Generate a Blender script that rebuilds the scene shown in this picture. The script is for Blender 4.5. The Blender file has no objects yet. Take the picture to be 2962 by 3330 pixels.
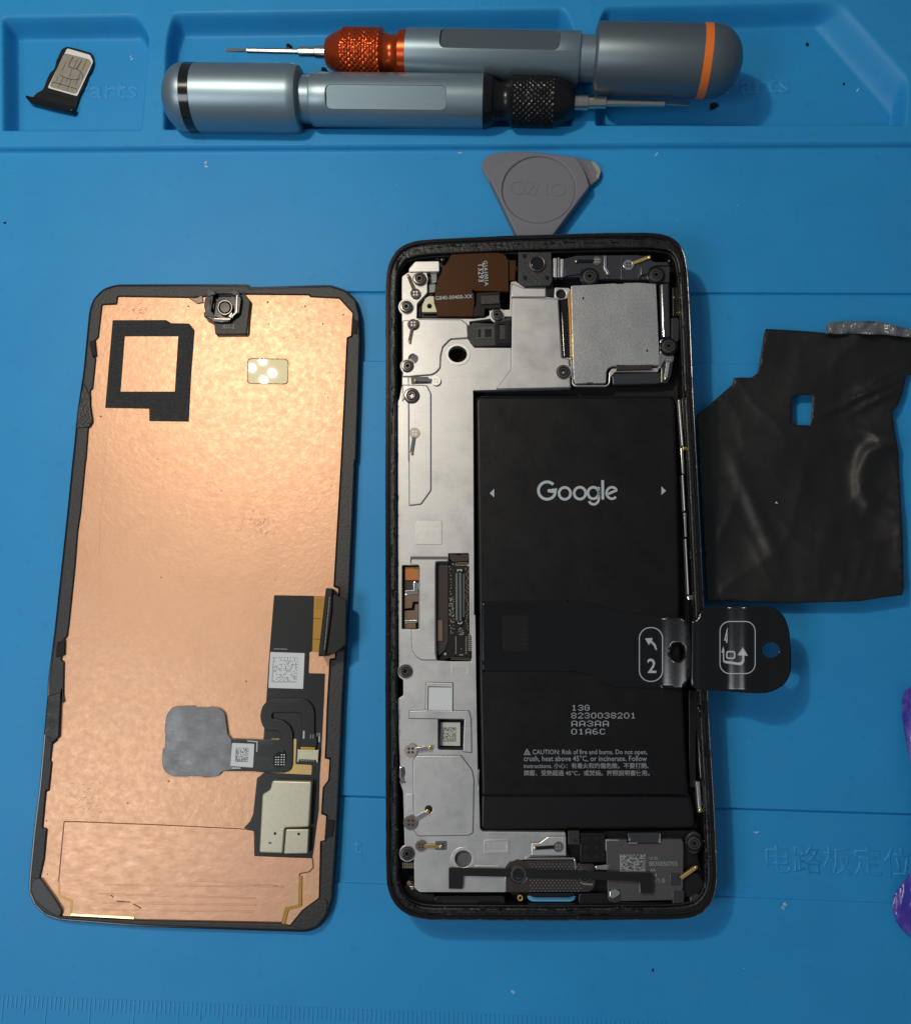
import bpy, bmesh, math, random
import numpy as np
from mathutils import Vector, Matrix, geometry, noise
random.seed(7)
SC = bpy.context.scene
COL = SC.collection
# ------------------------------------------------------------------ camera (1 unit = 1 cm; heights below in mm)
F_PX, CX, CY, Z0 = 2795.0, 1481.0, 1665.0, 20.67      # focal length in photo pixels, image centre, distance to the mat
GX, GY, ROLL = 1.67e-5, 6.0e-5, math.radians(0.9)
n = Vector((GX*F_PX, GY*F_PX, 1)).normalized()
d = Vector((math.cos(ROLL), math.sin(ROLL), 0)); d.z = -(n.x*d.x+n.y*d.y)/n.z
ex = d.normalized(); ez = -n; ey = ez.cross(ex)
M = Matrix((ex, ey, ez))                              # camera (right, down, forward) -> world
CAM = -(M @ Vector((0, 0, Z0)))
cam = bpy.data.cameras.new('camera'); co = bpy.data.objects.new('camera', cam); COL.objects.link(co)
r_, u_, b_ = M @ Vector((1,0,0)), -(M @ Vector((0,1,0))), -(M @ Vector((0,0,1)))
co.matrix_world = Matrix(((r_.x,u_.x,b_.x,CAM.x),(r_.y,u_.y,b_.y,CAM.y),(r_.z,u_.z,b_.z,CAM.z),(0,0,0,1)))
cam.sensor_fit = 'VERTICAL'; cam.sensor_height = 36; cam.sensor_width = 36
cam.lens = F_PX/3330*36; cam.clip_start = .5; cam.clip_end = 2000
SC.camera = co
# ------------------------------------------------------------------ light: a small cluster of lamps up to the left, two added soft lamps, a dim room
w = bpy.data.worlds.new('World'); SC.world = w; w.use_nodes = True
w.node_tree.nodes['Background'].inputs[0].default_value = (.80, .88, 1, 1)
w.node_tree.nodes['Background'].inputs[1].default_value = .18
def lamp(x, y, z, size, power, col=(1, .90, .74)):
    l = bpy.data.lights.new('lamp', 'AREA'); l.shape = 'DISK'; l.size = size; l.energy = power; l.color = col
    o = bpy.data.objects.new('lamp', l); COL.objects.link(o); o.location = (x, y, z)
    o.rotation_euler = (Vector((-2, -2, 0))-Vector((x, y, z))).to_track_quat('-Z', 'Y').to_euler()
    return o
LX, LY, LZ = -13.8, 13.9, 31.0
for dx, dy in ((-.70, .16), (-.04, .62), (.62, -.17), (.09, -.64)):
    lamp(LX+dx, LY+dy, LZ, .36, 950)
lamp(LX-1, LY+1, LZ+5, 9, 2700)  # added soft disc near the cluster, softens the shadows
lamp(-24, -13, 36, 16, 4300, (.95, .98, 1))  # added fill lamp, brightens the lower left of the mat
SC.view_settings.view_transform = 'Standard'; SC.view_settings.look = 'None'
SC.view_settings.exposure = 0; SC.view_settings.gamma = 1
# ------------------------------------------------------------------ materials
def mk(name, col, rough=.5, metal=0, bump=(), var=(), coat=0, crough=.12, spec=.5, stretch=(1,1,1), flecks=(), trans=0, alpha=1, rvar=None, scr=()):
    m = bpy.data.materials.new(name); m.use_nodes = True
    t = m.node_tree; N, L = t.nodes, t.links; p = N['Principled BSDF']
    p.inputs['Base Color'].default_value = (*col, 1); p.inputs['Roughness'].default_value = rough
    p.inputs['Metallic'].default_value = metal; p.inputs['Specular IOR Level'].default_value = spec
    p.inputs['Coat Weight'].default_value = coat; p.inputs['Coat Roughness'].default_value = crough
    p.inputs['Transmission Weight'].default_value = trans; p.inputs['Alpha'].default_value = alpha
    tc = N.new('ShaderNodeTexCoord'); mp = N.new('ShaderNodeMapping'); mp.inputs['Scale'].default_value = stretch
    L.new(tc.outputs['Object'], mp.inputs[0])
    def nz(sc, det=3, ro=.6):
        k = N.new('ShaderNodeTexNoise'); k.inputs['Scale'].default_value = sc; k.inputs['Detail'].default_value = det
        k.inputs['Roughness'].default_value = ro
        L.new(mp.outputs[0], k.inputs['Vector']); return k
    prev = None
    for sc, st, di in bump:
        b = N.new('ShaderNodeBump'); b.inputs['Strength'].default_value = st; b.inputs['Distance'].default_value = di
        L.new(nz(sc).outputs['Fac'], b.inputs['Height'])
        if prev: L.new(prev.outputs[0], b.inputs['Normal'])
        prev = b
    if prev: L.new(prev.outputs[0], p.inputs['Normal'])
    cur = None
    for sc, lo, hi, c2 in var:
        r = N.new('ShaderNodeValToRGB'); r.color_ramp.elements[0].position = lo; r.color_ramp.elements[1].position = hi
        L.new(nz(sc, 5).outputs['Fac'], r.inputs[0])
        mx = N.new('ShaderNodeMix'); mx.data_type = 'RGBA'
        mx.inputs['A'].default_value = (*col, 1); mx.inputs['B'].default_value = (*c2, 1)
        if cur: L.new(cur, mx.inputs['A'])
        L.new(r.outputs[0], mx.inputs['Factor']); cur = mx.outputs['Result']
    for c2, sx, sy, ang, lo, hi in scr:
        m2 = N.new('ShaderNodeMapping'); m2.inputs['Scale'].default_value = (sx, sy, 1); m2.inputs['Rotation'].default_value = (0, 0, math.radians(ang))
        L.new(tc.outputs['Object'], m2.inputs[0]); k = N.new('ShaderNodeTexNoise'); k.inputs['Scale'].default_value = 1; k.inputs['Detail'].default_value = 4
        L.new(m2.outputs[0], k.inputs['Vector'])
        r = N.new('ShaderNodeValToRGB'); r.color_ramp.elements[0].position = lo; r.color_ramp.elements[1].position = hi
        L.new(k.outputs['Fac'], r.inputs[0]); mx = N.new('ShaderNodeMix'); mx.data_type = 'RGBA'
        mx.inputs['A'].default_value = (*col, 1); mx.inputs['B'].default_value = (*c2, 1)
        if cur: L.new(cur, mx.inputs['A'])
        L.new(r.outputs[0], mx.inputs['Factor']); cur = mx.outputs['Result']
    if cur: L.new(cur, p.inputs['Base Color'])
    if rvar:
        sc, lo, hi = rvar
        k = N.new('ShaderNodeMapRange'); k.inputs['From Min'].default_value = .3; k.inputs['From Max'].default_value = .7
        k.inputs['To Min'].default_value = lo; k.inputs['To Max'].default_value = hi
        L.new(nz(sc, 4).outputs['Fac'], k.inputs[0]); L.new(k.outputs[0], p.inputs['Roughness'])
    return m
blue = mk('blue_silicone', (.019,.265,.60), .5, bump=((70,.20,.01),(14,.05,.02)), var=((.35,.35,.7,(.022,.292,.645)),(60,.60,.75,(.030,.30,.64)),(3.3,.6,.75,(.016,.24,.56)),(1.2,.55,.75,(.024,.275,.58))), spec=.3, scr=(((.05,.33,.66),3,40,33,.74,.80),((.05,.33,.66),2.5,45,-52,.75,.81)))
blue_text = mk('blue_silicone_lettering', (.024,.29,.64), .42, spec=.5)
copper = mk('copper_foil', (.66,.375,.228), .42, .5, bump=((4.5,.15,.035),(11,.16,.02)), var=((2.2,.45,.75,(.66,.39,.235)),(9,.56,.9,(.61,.345,.21)),(.9,.5,.7,(.63,.355,.215))), rvar=(8,.40,.50), scr=(((.57,.31,.19),2,30,20,.74,.84),))
scuff = mk('copper_scuff', (.34,.19,.115), .5, .4)
copper_flap = mk('copper_flap_foil', (.65,.365,.225), .42, .5, bump=((3,.14,.03),(12,.10,.015)), stretch=(.7,1.3,1), var=((1.6,.5,.7,(.63,.37,.235)),(12,.58,.9,(.59,.33,.20))), rvar=(5,.38,.50))
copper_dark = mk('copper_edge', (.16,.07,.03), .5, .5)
golden = mk('yellow_flex', (.44,.23,.03), .35, .3, bump=((30,.1,.003),))
pale_gold = mk('pale_gold_plate', (.52,.36,.13), .38, .5)
alu = mk('cast_aluminium', (.585,.58,.572), .42, .78, bump=((50,.12,.005),(10,.02,.01)), var=((1.1,.48,.72,(.53,.53,.535)),(12,.58,.9,(.62,.615,.605)),(40,.66,.8,(.66,.655,.645))), rvar=(2,.36,.48), scr=(((.46,.46,.47),3,60,40,.62,.76),((.70,.70,.69),4,70,-48,.64,.75),((.48,.48,.485),50,3,5,.68,.78)))
alu_hi = mk('bare_aluminium', (.72,.71,.69), .38, .8, bump=((40,.08,.003),), var=((8,.5,.8,(.62,.615,.605)),), scr=(((.5,.5,.5),3,50,40,.68,.77),))
alu_dark = mk('dark_aluminium', (.11,.115,.13), .55, .4)  # dark tone; around the cast steps it paints in the gap's shade
steel = mk('stamped_steel', (.50,.505,.51), .42, .8, bump=((60,.30,.006),(22,.20,.01)), stretch=(1,.6,1), rvar=(30,.34,.5), var=((1.2,.42,.62,(.42,.43,.44)),))
cream_can = mk('nickel_can', (.50,.48,.36), .4, .5, bump=((40,.14,.005),(12,.05,.01)), var=((10,.5,.8,(.42,.40,.31)),))
chrome = mk('bright_steel', (.75,.73,.68), .18, 1, bump=((25,.12,.004),))
gold = mk('gold_contact', (.95,.68,.26), .2, 1)
screwm = mk('screw_steel', (.16,.145,.135), .28, .9)
black = mk('black_plastic', (.0065,.0065,.0075), .36, bump=((40,.12,.004),), spec=.4)
black_g = mk('black_gloss', (.010,.010,.012), .14, bump=((5,.05,.01),))
black_m = mk('black_matte', (.008,.008,.009), .65, bump=((80,.2,.004),), spec=.3)
pitch = mk('black_recess', (.004,.004,.005), .8)
rimm = mk('frame_anodised_black', (.022,.022,.025), .24, .7, bump=((30,.08,.003),), scr=(((.12,.12,.12),6,6,0,.70,.78),))
edge_m = mk('rim_highlight', (.10,.10,.105), .22, .9, bump=((20,.1,.004),), scr=(((.30,.30,.30),5,5,0,.60,.72),((.03,.03,.03),3,3,0,.55,.65)))  # brighter metal that puts the rim's highlight lines into the colour
adhes = mk('adhesive_residue', (.006,.006,.007), .30, bump=((12,.45,.03),(60,.4,.01)), var=((4,.5,.65,(.012,.012,.012)),(45,.66,.74,(.075,.07,.064))), spec=.45, rvar=(3,.22,.5))
bezelm = mk('bezel_plastic', (.017,.017,.0185), .46, bump=((18,.6,.015),(80,.5,.008)), var=((22,.6,.7,(.028,.028,.029)),))
foam = mk('grey_foam', (.045,.047,.053), .5, bump=((14,.4,.015),))
graph = mk('black_textured_tape', (.030,.030,.032), .40, bump=((17,1,.06),(50,.8,.015)), stretch=(1,1.8,1), var=((18,.5,.7,(.045,.045,.048)),))
batt = mk('battery_wrap', (.0046,.0046,.0053), .42, bump=((110,.10,.003),(2.2,.22,.03)), spec=.28, rvar=(1.5,.36,.48), scr=(((.022,.022,.022),3,30,90,.76,.84),))
batt2 = mk('battery_fold_wrap', (.006,.006,.007), .40, bump=((110,.1,.003),(5,.25,.02)), spec=.35)
film_m = mk('glossy_black_film', (.0035,.0035,.004), .17, bump=((6,.04,.012),), spec=.55)
cloth = mk('black_graphite_film', (.009,.009,.009), .46, bump=((1.2,.25,.06),(5,.08,.02),(50,.08,.004)), rvar=(3,.42,.54), spec=.42)
clear = mk('clear_liner', (.22,.22,.22), .14, .3, alpha=.8, bump=((5,.9,.08),(14,.5,.03)))
white_l = mk('white_label', (.62,.66,.68), .5)
ink = mk('white_ink', (.42,.47,.52), .5)
ink_d = mk('dim_white_ink', (.26,.285,.31), .5)
ink_b = mk('black_ink', (.02,.02,.022), .6)
flexm = mk('dark_flex', (.011,.0112,.0125), .34, 0, bump=((30,.25,.004),), spec=.35)
sensor = mk('sensor_steel', (.12,.12,.125), .36, .6, bump=((30,.10,.004),), rvar=(3,.30,.44), scr=(((.22,.22,.22),4,60,35,.64,.76),((.085,.085,.09),3,50,-20,.62,.76)))
pcb = mk('black_pcb', (.012,.008,.007), .3)
solder = mk('solder_pads', (.85,.80,.62), .25, .9)
brownf = mk('brown_flex', (.056,.019,.004), .42, bump=((6,.15,.01),), spec=.15)
brown_l = mk('brown_flex_traces', (.078,.027,.0065), .4, spec=.15)
usb_m = mk('brown_steel', (.062,.050,.045), .36, .5, bump=((20,.15,.004),))
tan = mk('tan_flex', (.19,.125,.085), .4, .3)
orange_f = mk('orange_flex', (.46,.17,.04), .4, .3)
tran = mk('grey_translucent_plastic', (.034,.038,.045), .26, bump=((12,.1,.006),))
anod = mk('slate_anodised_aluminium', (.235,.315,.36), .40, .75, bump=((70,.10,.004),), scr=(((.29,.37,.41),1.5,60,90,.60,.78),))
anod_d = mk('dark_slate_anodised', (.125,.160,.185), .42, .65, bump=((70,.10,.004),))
orange_a = mk('orange_anodised', (.46,.062,.012), .26, .75)
orange_p = mk('orange_ring', (.78,.17,.02), .5)
blk_met = mk('black_anodised', (.022,.022,.024), .28, .7)
bitm = mk('tool_steel', (.62,.58,.52), .24, 1)
pickm = mk('grey_nylon', (.165,.17,.20), .55, bump=((40,.15,.006),(8,.08,.01)), spec=.3, scr=(((.24,.24,.27),3,40,50,.70,.78),))
simw = mk('white_sim', (.76,.755,.73), .5)
simc = mk('sim_contacts', (.36,.33,.26), .4, .3, bump=((12,.15,.01),), var=((6,.45,.65,(.31,.285,.24)),))
purple = mk('purple_film', (.055,.030,.33), .24, bump=((1.6,.3,.08),), coat=.5, var=((1.1,.40,.58,(.22,.17,.52)),))
gasket = mk('pale_blue_gasket', (.10,.36,.62), .5)
mirror_m = mk('gold_mirror', (.62,.52,.25), .7, 0, coat=.5, crough=.02, spec=0)  # matte pale base also carries the ceiling's reflection
dustm = mk('white_lint', (.7,.75,.8), .8)
desk = mk('dark_desk', (.05,.045,.04), .6)
# ------------------------------------------------------------------ photo regions -> photo pixels
REG = dict(O=(0,0,2962),A=(0,0,1500),B=(1462,0,2962),C=(1240,740,2340),D=(1240,1280,2340),E=(1240,2000,2340),F=(1240,2500,2340),
  G=(80,900,1240),H=(80,1500,1240),I=(80,2250,1240),K=(0,3000,1480),L=(1480,2200,2962),P=(1520,460,2000),S=(60,130,480),
  W=(2020,1900,2620),X=(1240,780,1740),Y=(1780,780,2280),T=(1280,2660,1960),Q=(1800,2660,2380))
SCL = {k: (v[2]-v[0])/1818 for k, v in REG.items()}
REG['J'] = (2100,1000); SCL['J'] = 862/1305
REG['U'] = (2600,2200); SCL['U'] = 362/822
REG['V'] = (1240,1720); SCL['V'] = 400/1635
REG['Z'] = (1280,1080); SCL['Z'] = 300/1460
REG['c'] = (820,2240); SCL['c'] = 280/1683
def q(r, *xy):
    x0, y0 = REG[r][:2]; s = SCL[r]
    return [(x0+xy[i]*s, y0+xy[i+1]*s) for i in range(0, len(xy), 2)]
def q1(r, x, y): return q(r, x, y)[0]
# ------------------------------------------------------------------ frames: a base plane a thing stands on
class Fr:
    def __init__(s, o, x=Vector((1,0,0)), y=Vector((0,1,0)), z=Vector((0,0,1))):
        s.o, s.x, s.y, s.z = o, x, y, z
        s.mat = Matrix(((x.x,y.x,z.x,o.x),(x.y,y.y,z.y,o.y),(x.z,y.z,z.z,o.z),(0,0,0,1)))
    def u(s, p, h):                                   # photo pixel at height h (mm) over the base plane -> local x, y
        rd = M @ Vector(((p[0]-CX)/F_PX, (p[1]-CY)/F_PX, 1))
        k = (h*.1-(CAM-s.o).dot(s.z))/rd.dot(s.z)
        v = CAM+rd*k-s.o
        return Vector((v.dot(s.x), v.dot(s.y)))
    def mm(s, p, h, npx):                             # n photo pixels at p, in local units
        return (s.u((p[0]+npx*.5, p[1]), h)-s.u((p[0]-npx*.5, p[1]), h)).length
WORLD = Fr(Vector((0,0,0)))
def W3(p, h): v = WORLD.u(p, h); return Vector((v.x, v.y, h*.1))
# ------------------------------------------------------------------ builders
def link(name, me, mats, parent):
    o = bpy.data.objects.new(name, me); COL.objects.link(o)
    for m in (mats if isinstance(mats, (list, tuple)) else [mats]): me.materials.append(m)
    if parent is not None: o.parent = parent
    me.name = name
    return o
def thing(name, label, cat, fr, group=None):
    o = bpy.data.objects.new(name, None); COL.objects.link(o); o.matrix_world = fr.mat; o.empty_display_size = .5
    o['label'] = label; o['category'] = cat
    if group: o['group'] = group
    return o
def tag(o, label, cat, group=None):
    o['label'] = label; o['category'] = cat
    if group: o['group'] = group
    return o
def fillet(pts, r, k=4):
    if r <= 0: return pts
    out = []; N = len(pts)
    for i in range(N):
        a, b, c = pts[i-1], pts[i], pts[(i+1) % N]
        l1, l2 = (a-b).length, (c-b).length
        if l1 < 1e-6 or l2 < 1e-6: continue
        t = min(r, .45*l1, .45*l2)
        p0, p1 = b+(a-b)*(t/l1), b+(c-b)*(t/l2)
        for j in range(k+1):
            s = j/k
            out.append(p0*(1-s)**2+b*(2*s*(1-s))+p1*s*s)
    return out
def smooth(pts, k=5):                                 # closed Catmull-Rom
    pts = [Vector(p) for p in pts]; N = len(pts); out = []
    for i in range(N):
        a, b, c, e = pts[i-1], pts[i], pts[(i+1)%N], pts[(i+2)%N]
        for j in range(k):
            t = j/k
            out.append(.5*((2*b)+(c-a)*t+(2*a-5*b+4*c-e)*t*t+(3*b-a-3*c+e)*t**3))
    return out
def clean(pts):
    out = []
    for p in pts:
        if not out or (p-out[-1]).length > 4e-4: out.append(p)
    if (out[0]-out[-1]).length < 4e-4: out.pop()
    return out
def poly_mesh(loops, z0, z1, bev, res=1, sharp=35):
    c = bpy.data.curves.new('c', 'CURVE'); c.dimensions = '2D'; c.fill_mode = 'BOTH'
    th = z1-z0; bev = min(bev, th*.45)
    c.extrude = th/2-bev; c.bevel_depth = bev; c.offset = -bev; c.bevel_resolution = res
    for lp in loops:
        lp = clean(lp); s = c.splines.new('POLY'); s.points.add(len(lp)-1)
        for a, b in zip(s.points, lp): a.co = (b[0], b[1], 0, 1)
        s.use_cyclic_u = True
    o = bpy.data.objects.new('c', c); me = bpy.data.meshes.new_from_object(o)
    bpy.data.objects.remove(o); bpy.data.curves.remove(c)
    me.transform(Matrix.Translation((0, 0, (z0+z1)/2)))
    me.materials.clear(); me.set_sharp_from_angle(angle=math.radians(sharp))
    return me
def slab(name, par, fr, pts, h0, h1, mat, r=0, bev=.06, holes=(), rh=None, res=1, href=None, sm=0):
    """prism: photo outline taken at its top height, mm heights, fillet r mm"""
    hr = h1 if href is None else href
    lp = [fr.u(p, hr) for p in pts]
    lp = smooth(lp, sm) if sm else fillet(lp, r*.1)
    loops = [lp]
    for hp in holes: loops.append(fillet([fr.u(p, hr) for p in hp], (r if rh is None else rh)*.1))
    return link(name, poly_mesh(loops, h0*.1, h1*.1, bev*.1, res), mat, par)
def circ(r, x, y, rad, ry=None, k=28, a0=0):
    ry = rad if ry is None else ry
    return q(r, *[v for i in range(k) for v in (x+rad*math.cos(a0+2*math.pi*i/k), y+ry*math.sin(a0+2*math.pi*i/k))])
def rrect(r, x0, y0, x1, y1): return q(r, x0,y0, x1,y0, x1,y1, x0,y1)
def stroke(pts, wd):                                  # open photo polyline -> outline of a band wd px wide
    P = [Vector(p) for p in pts]; a, b = [], []
    for i, p in enumerate(P):
        t = (P[min(i+1, len(P)-1)]-P[max(i-1, 0)]).normalized(); nn = Vector((-t.y, t.x))
        if 0 < i < len(P)-1:
            t1 = (p-P[i-1]).normalized(); cs = max(.5, abs(Vector((-t1.y, t1.x)).dot(nn)))
        else: cs = 1
        a.append(p+nn*wd/2/cs); b.append(p-nn*wd/2/cs)
    return a+b[::-1]
def strip(name, par, fr, pts, wd, h0, h1, mat, bev=.02, r=0): return slab(name, par, fr, stroke(pts, wd), h0, h1, mat, r, bev)
def arc(r, cx, cy, rad, a0, a1, k=14, ry=None):
    ry = rad if ry is None else ry
    return q(r, *[v for i in range(k+1) for v in (cx+rad*math.cos(math.radians(a0+(a1-a0)*i/k)), cy+ry*math.sin(math.radians(a0+(a1-a0)*i/k)))])
def text(name, par, fr, s, p0, p1, h, mat, ys=1.0, thick=.03, fat=0, shear=0, sp=1.0, bv=0):
    c = bpy.data.curves.new('t', 'FONT'); c.body = s; c.resolution_u = 2; c.offset = fat; c.shear = shear; c.space_character = sp
    c.extrude = .001; c.bevel_depth = bv; c.bevel_resolution = 1
    o = bpy.data.objects.new('t', c); me = bpy.data.meshes.new_from_object(o)
    bpy.data.objects.remove(o); bpy.data.curves.remove(c)
    n_ = len(me.vertices); a = np.zeros(n_*3); me.vertices.foreach_get('co', a); a = a.reshape(-1, 3)
    A, B = fr.u(p0, h), fr.u(p1, h); D = B-A; L = D.length; D.normalize(); Pn = Vector((-D.y, D.x))
    x0, x1 = a[:,0].min(), a[:,0].max(); k = L/(x1-x0)
    X = (a[:,0]-x0)*k; Y = a[:,1]*k*ys
    o3 = np.empty_like(a); o3[:,0] = A.x+D.x*X+Pn.x*Y; o3[:,1] = A.y+D.y*X+Pn.y*Y
    zm = abs(a[:,2]).max(); o3[:,2] = h*.1+(a[:,2]/zm*.5+.5)*thick*.1
    me.vertices.foreach_set('co', o3.ravel()); me.materials.clear(); me.update()
    return link(name, me, mat, par)
def mesh(name, par, vs, fs, mat, smoothed=False, sharp=40, mi=None):
    me = bpy.data.meshes.new(name); me.from_pydata([tuple(v) for v in vs], [], fs); me.update()
    if smoothed:
        me.polygons.foreach_set('use_smooth', [True]*len(me.polygons)); me.set_sharp_from_angle(angle=math.radians(sharp))
    o = link(name, me, mat, par)
    if mi: me.polygons.foreach_set('material_index', mi)
    return o
def boxes(name, par, fr, cells, h0, h1, mat, stuff=True):
    """many small flat pads (photo quads) as one mesh"""
    vs, fs = [], []
    for c in cells:
        k = len(vs); b = [fr.u(p, h1) for p in c]; m = len(b)
        vs += [(p.x, p.y, h0*.1) for p in b]+[(p.x, p.y, h1*.1) for p in b]
        fs += [tuple(range(k+2*m-1, k+m-1, -1))]+[(k+i, k+m+i, k+m+(i+1) % m, k+(i+1) % m) for i in range(m)]
    o = mesh(name, par, vs, fs, mat)
    if stuff: o['kind'] = 'stuff'
    return o
def rect_at(r, x, y, w_, h_): return q(r, x-w_/2,y-h_/2, x-w_/2,y+h_/2, x+w_/2,y+h_/2, x+w_/2,y-h_/2)
def lathe(name, par, prof, mat, seg=48, rfun=None, caps=True, sharp=30):
    """prof: (x along the axis, radius) in local units, axis = local X"""
    vs, fs = [], []
    for i, (x, r) in enumerate(prof):
        for j in range(seg):
            a = 2*math.pi*j/seg; rr = r+(rfun(x, a) if rfun else 0)
            vs.append((x, rr*math.cos(a), rr*math.sin(a)))
    for i in range(len(prof)-1):
        for j in range(seg):
            k = (j+1) % seg
            fs.append((i*seg+j, i*seg+k, (i+1)*seg+k, (i+1)*seg+j))
    if caps:
        fs.append(tuple(range(seg))[::-1]); b = (len(prof)-1)*seg; fs.append(tuple(range(b, b+seg)))
        fs = [f[::-1] for f in fs]
    return mesh(name, par, vs, fs, mat, True, sharp)
def film(name, par, fr, pts, zf, step, mat, holes=(), thick=.08, jitter=.2):
    """wavy sheet: photo outline, height zf(u, v) mm"""
    def dens(l):
        o = []
        for a, b in zip(l, l[1:]+l[:1]):
            k = max(1, int(math.hypot(b[0]-a[0], b[1]-a[1])/step))
            o += [(a[0]+(b[0]-a[0])*i/k, a[1]+(b[1]-a[1])*i/k) for i in range(k)]
        return o
    def inside(p, l):
        c = False; j = len(l)-1
        for i in range(len(l)):
            if (l[i][1] > p[1]) != (l[j][1] > p[1]) and p[0] < (l[j][0]-l[i][0])*(p[1]-l[i][1])/(l[j][1]-l[i][1])+l[i][0]: c = not c
            j = i
        return c
    loops = [dens([tuple(p) for p in l]) for l in (pts, *holes)]
    vs, es = [], []
    for l in loops:
        k = len(vs); vs += l; es += [(k+i, k+(i+1) % len(l)) for i in range(len(l))]
    ok = lambda p: inside(p, loops[0]) and not any(inside(p, h) for h in loops[1:])
    bd = np.array(vs); xs = [p[0] for p in loops[0]]; ys = [p[1] for p in loops[0]]
    y = min(ys); rw = 0; sq = jitter == 0
    while y < max(ys):
        x = min(xs)+(step*.5 if rw % 2 and not sq else 0)
        while x < max(xs):
            p = (x+random.uniform(-1,1)*step*jitter, y+random.uniform(-1,1)*step*jitter)
            if ok(p) and ((bd[:,0]-p[0])**2+(bd[:,1]-p[1])**2).min() > (step*.55)**2: vs.append(p)
            x += step
        y += step*.866; rw += 1
    rv, _, rf, *_ = geometry.delaunay_2d_cdt([Vector(p) for p in vs], es, [], 0, 1e-4)
    tri = [f for f in rf if ok((sum(rv[i].x for i in f)/3, sum(rv[i].y for i in f)/3))]
    V = []
    for p in rv:
        z = zf(p.x, p.y); v = fr.u(p, z); V.append((v.x, v.y, z*.1))
    o = mesh(name, par, V, tri, mat, True, 180)
    up = sum(p.normal.z for p in o.data.polygons)
    if up < 0: o.data.flip_normals()
    s = o.modifiers.new('thickness', 'SOLIDIFY'); s.thickness = thick*.1; s.offset = -1
    return o
def lerp(x, *kv):
    for (a, va), (b, vb) in zip(kv, kv[1:]):
        if x <= b:
            t = min(1, max(0, (x-a)/(b-a))); t = .35*t+.65*t*t*(3-2*t); return va+(vb-va)*t
    return kv[-1][1]
# ================================================================== the repair mat
ZR, ZF = 2.0, -3.8                                    # tray ridge and tray floor, mm
y_step = W3((1481,487), 0).y; y_b = [W3((2100,v), 0).y for v in (951,1180,2620,2908)]
pockets = []
for pts, wd in (
    (q('A', -700,60, -12,62, -12,516, -700,516), (3.3,.7,.8,1)),
    (q('A', 8,62, 540,54, 592,140, 560,513, 10,516), (3.3,2.2,1.4,.8,1.6)),
    (q('A', 652,140, 682,46)+q('B', 455,27, 492,110, 487,496)+q('A', 642,511), (2.2,3.3,2.2,1.2,.8,1.6)),
    (q('B', 574,110, 610,22, 1545,2, 1812,300, 1800,494, 572,495), (2.2,3.3,6.5,1.8,.8,1.6))):
    P_ = [W3(p, ZR) for p in pts]; pockets.append((P_, [x*.1 for x in wd]))
def sst(t): t = np.clip(t, 0, 1); return t*t*(3-2*t)
def mat_height(X, Y):
    ridge = sst((Y-y_step)/.06+.5)
    Z = ridge*ZR
    for P_, wd in pockets:
        k = np.ones_like(X)
        for i in range(len(P_)):
            a, b = P_[i], P_[(i+1) % len(P_)]; t = (b-a).normalized()
            nx, ny = t.y, -t.x                        # inward for clockwise outlines
            dd = (X-a.x)*nx+(Y-a.y)*ny
            k = k*sst(dd/wd[i])
        Z = Z+(ZF-ZR)*k
    xs0 = W3((1090,1180), 0).x
    inx = sst((X-xs0)/.05)
    for y1, y0 in ((y_b[0], y_b[1]), (y_b[2], y_b[3])):
        Z = Z-.055*10*inx*sst((y1-Y)/.02+.5)*sst((Y-y0)/.03+.5)
        Z = Z-.35*inx*np.exp(-((Y-y1+.02)/.022)**2)
    return Z*.1
def axis_rows():
    ys = list(np.arange(y_step-.25, W3((1481,-120), 0).y, .035))
    for b in y_b: ys += list(np.arange(b-.12, b+.12, .012))
    ys += list(np.arange(-16.5, 19, .75))
    ys = sorted(ys); o = [ys[0]]
    for y in ys[1:]:
        if y-o[-1] > .008: o.append(y)
    return np.array(o)
xs_ = np.concatenate([np.arange(-26,-13,1.0), np.arange(-13,13.5,.03), np.arange(14,27,1.0)])
ys_ = axis_rows()
XX, YY = np.meshgrid(xs_, ys_); ZZ = mat_height(XX, YY)
nx_, ny_ = len(xs_), len(ys_)
me = bpy.data.meshes.new('work_mat')
idx = np.arange(nx_*ny_).reshape(ny_, nx_)
fq = np.stack([idx[:-1,:-1], idx[:-1,1:], idx[1:,1:], idx[1:,:-1]], -1).reshape(-1, 4)
me.vertices.add(nx_*ny_); me.vertices.foreach_set('co', np.stack([XX,YY,ZZ], -1).ravel())
me.loops.add(fq.size); me.loops.foreach_set('vertex_index', fq.ravel())
me.polygons.add(len(fq)); me.polygons.foreach_set('loop_start', np.arange(0, fq.size, 4)); me.polygons.foreach_set('use_smooth', [True]*len(fq))
me.update(); me.validate()
work_mat = link('work_mat', me, blue, None); work_mat['kind'] = 'structure'
dk = mesh('table_top', None, [(-60,-45,-.45),(60,-45,-.45),(60,45,-.45),(-60,45,-.45),(-60,-45,-2.5),(60,-45,-2.5),(60,45,-2.5),(-60,45,-2.5)],
     [(0,1,2,3),(0,4,5,1),(1,5,6,2),(2,6,7,3),(3,7,4,0)], desk); dk['kind'] = 'structure'
text('embossed_lettering', work_mat, WORLD, 'Parts', q1('A',292,388), q1('A',542,388), ZF-.14, blue_text, .9, .30, bv=.025)
text('embossed_lettering', work_mat, WORLD, 'Parts', q1('B',1080,372), q1('B',1342,364), ZF-.14, blue_text, .9, .30, bv=.025)
text('embossed_lettering', work_mat, WORLD, '电路板定位', q1('L',1238,772), q1('L',1822,790), -.69, blue_text, 1.0, .28, fat=-.02, bv=.022)
text('embossed_lettering', work_mat, WORLD, 't', q1('I',1672,822), q1('I',1722,822), -.69, blue_text, .8, .28, bv=.03)
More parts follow.
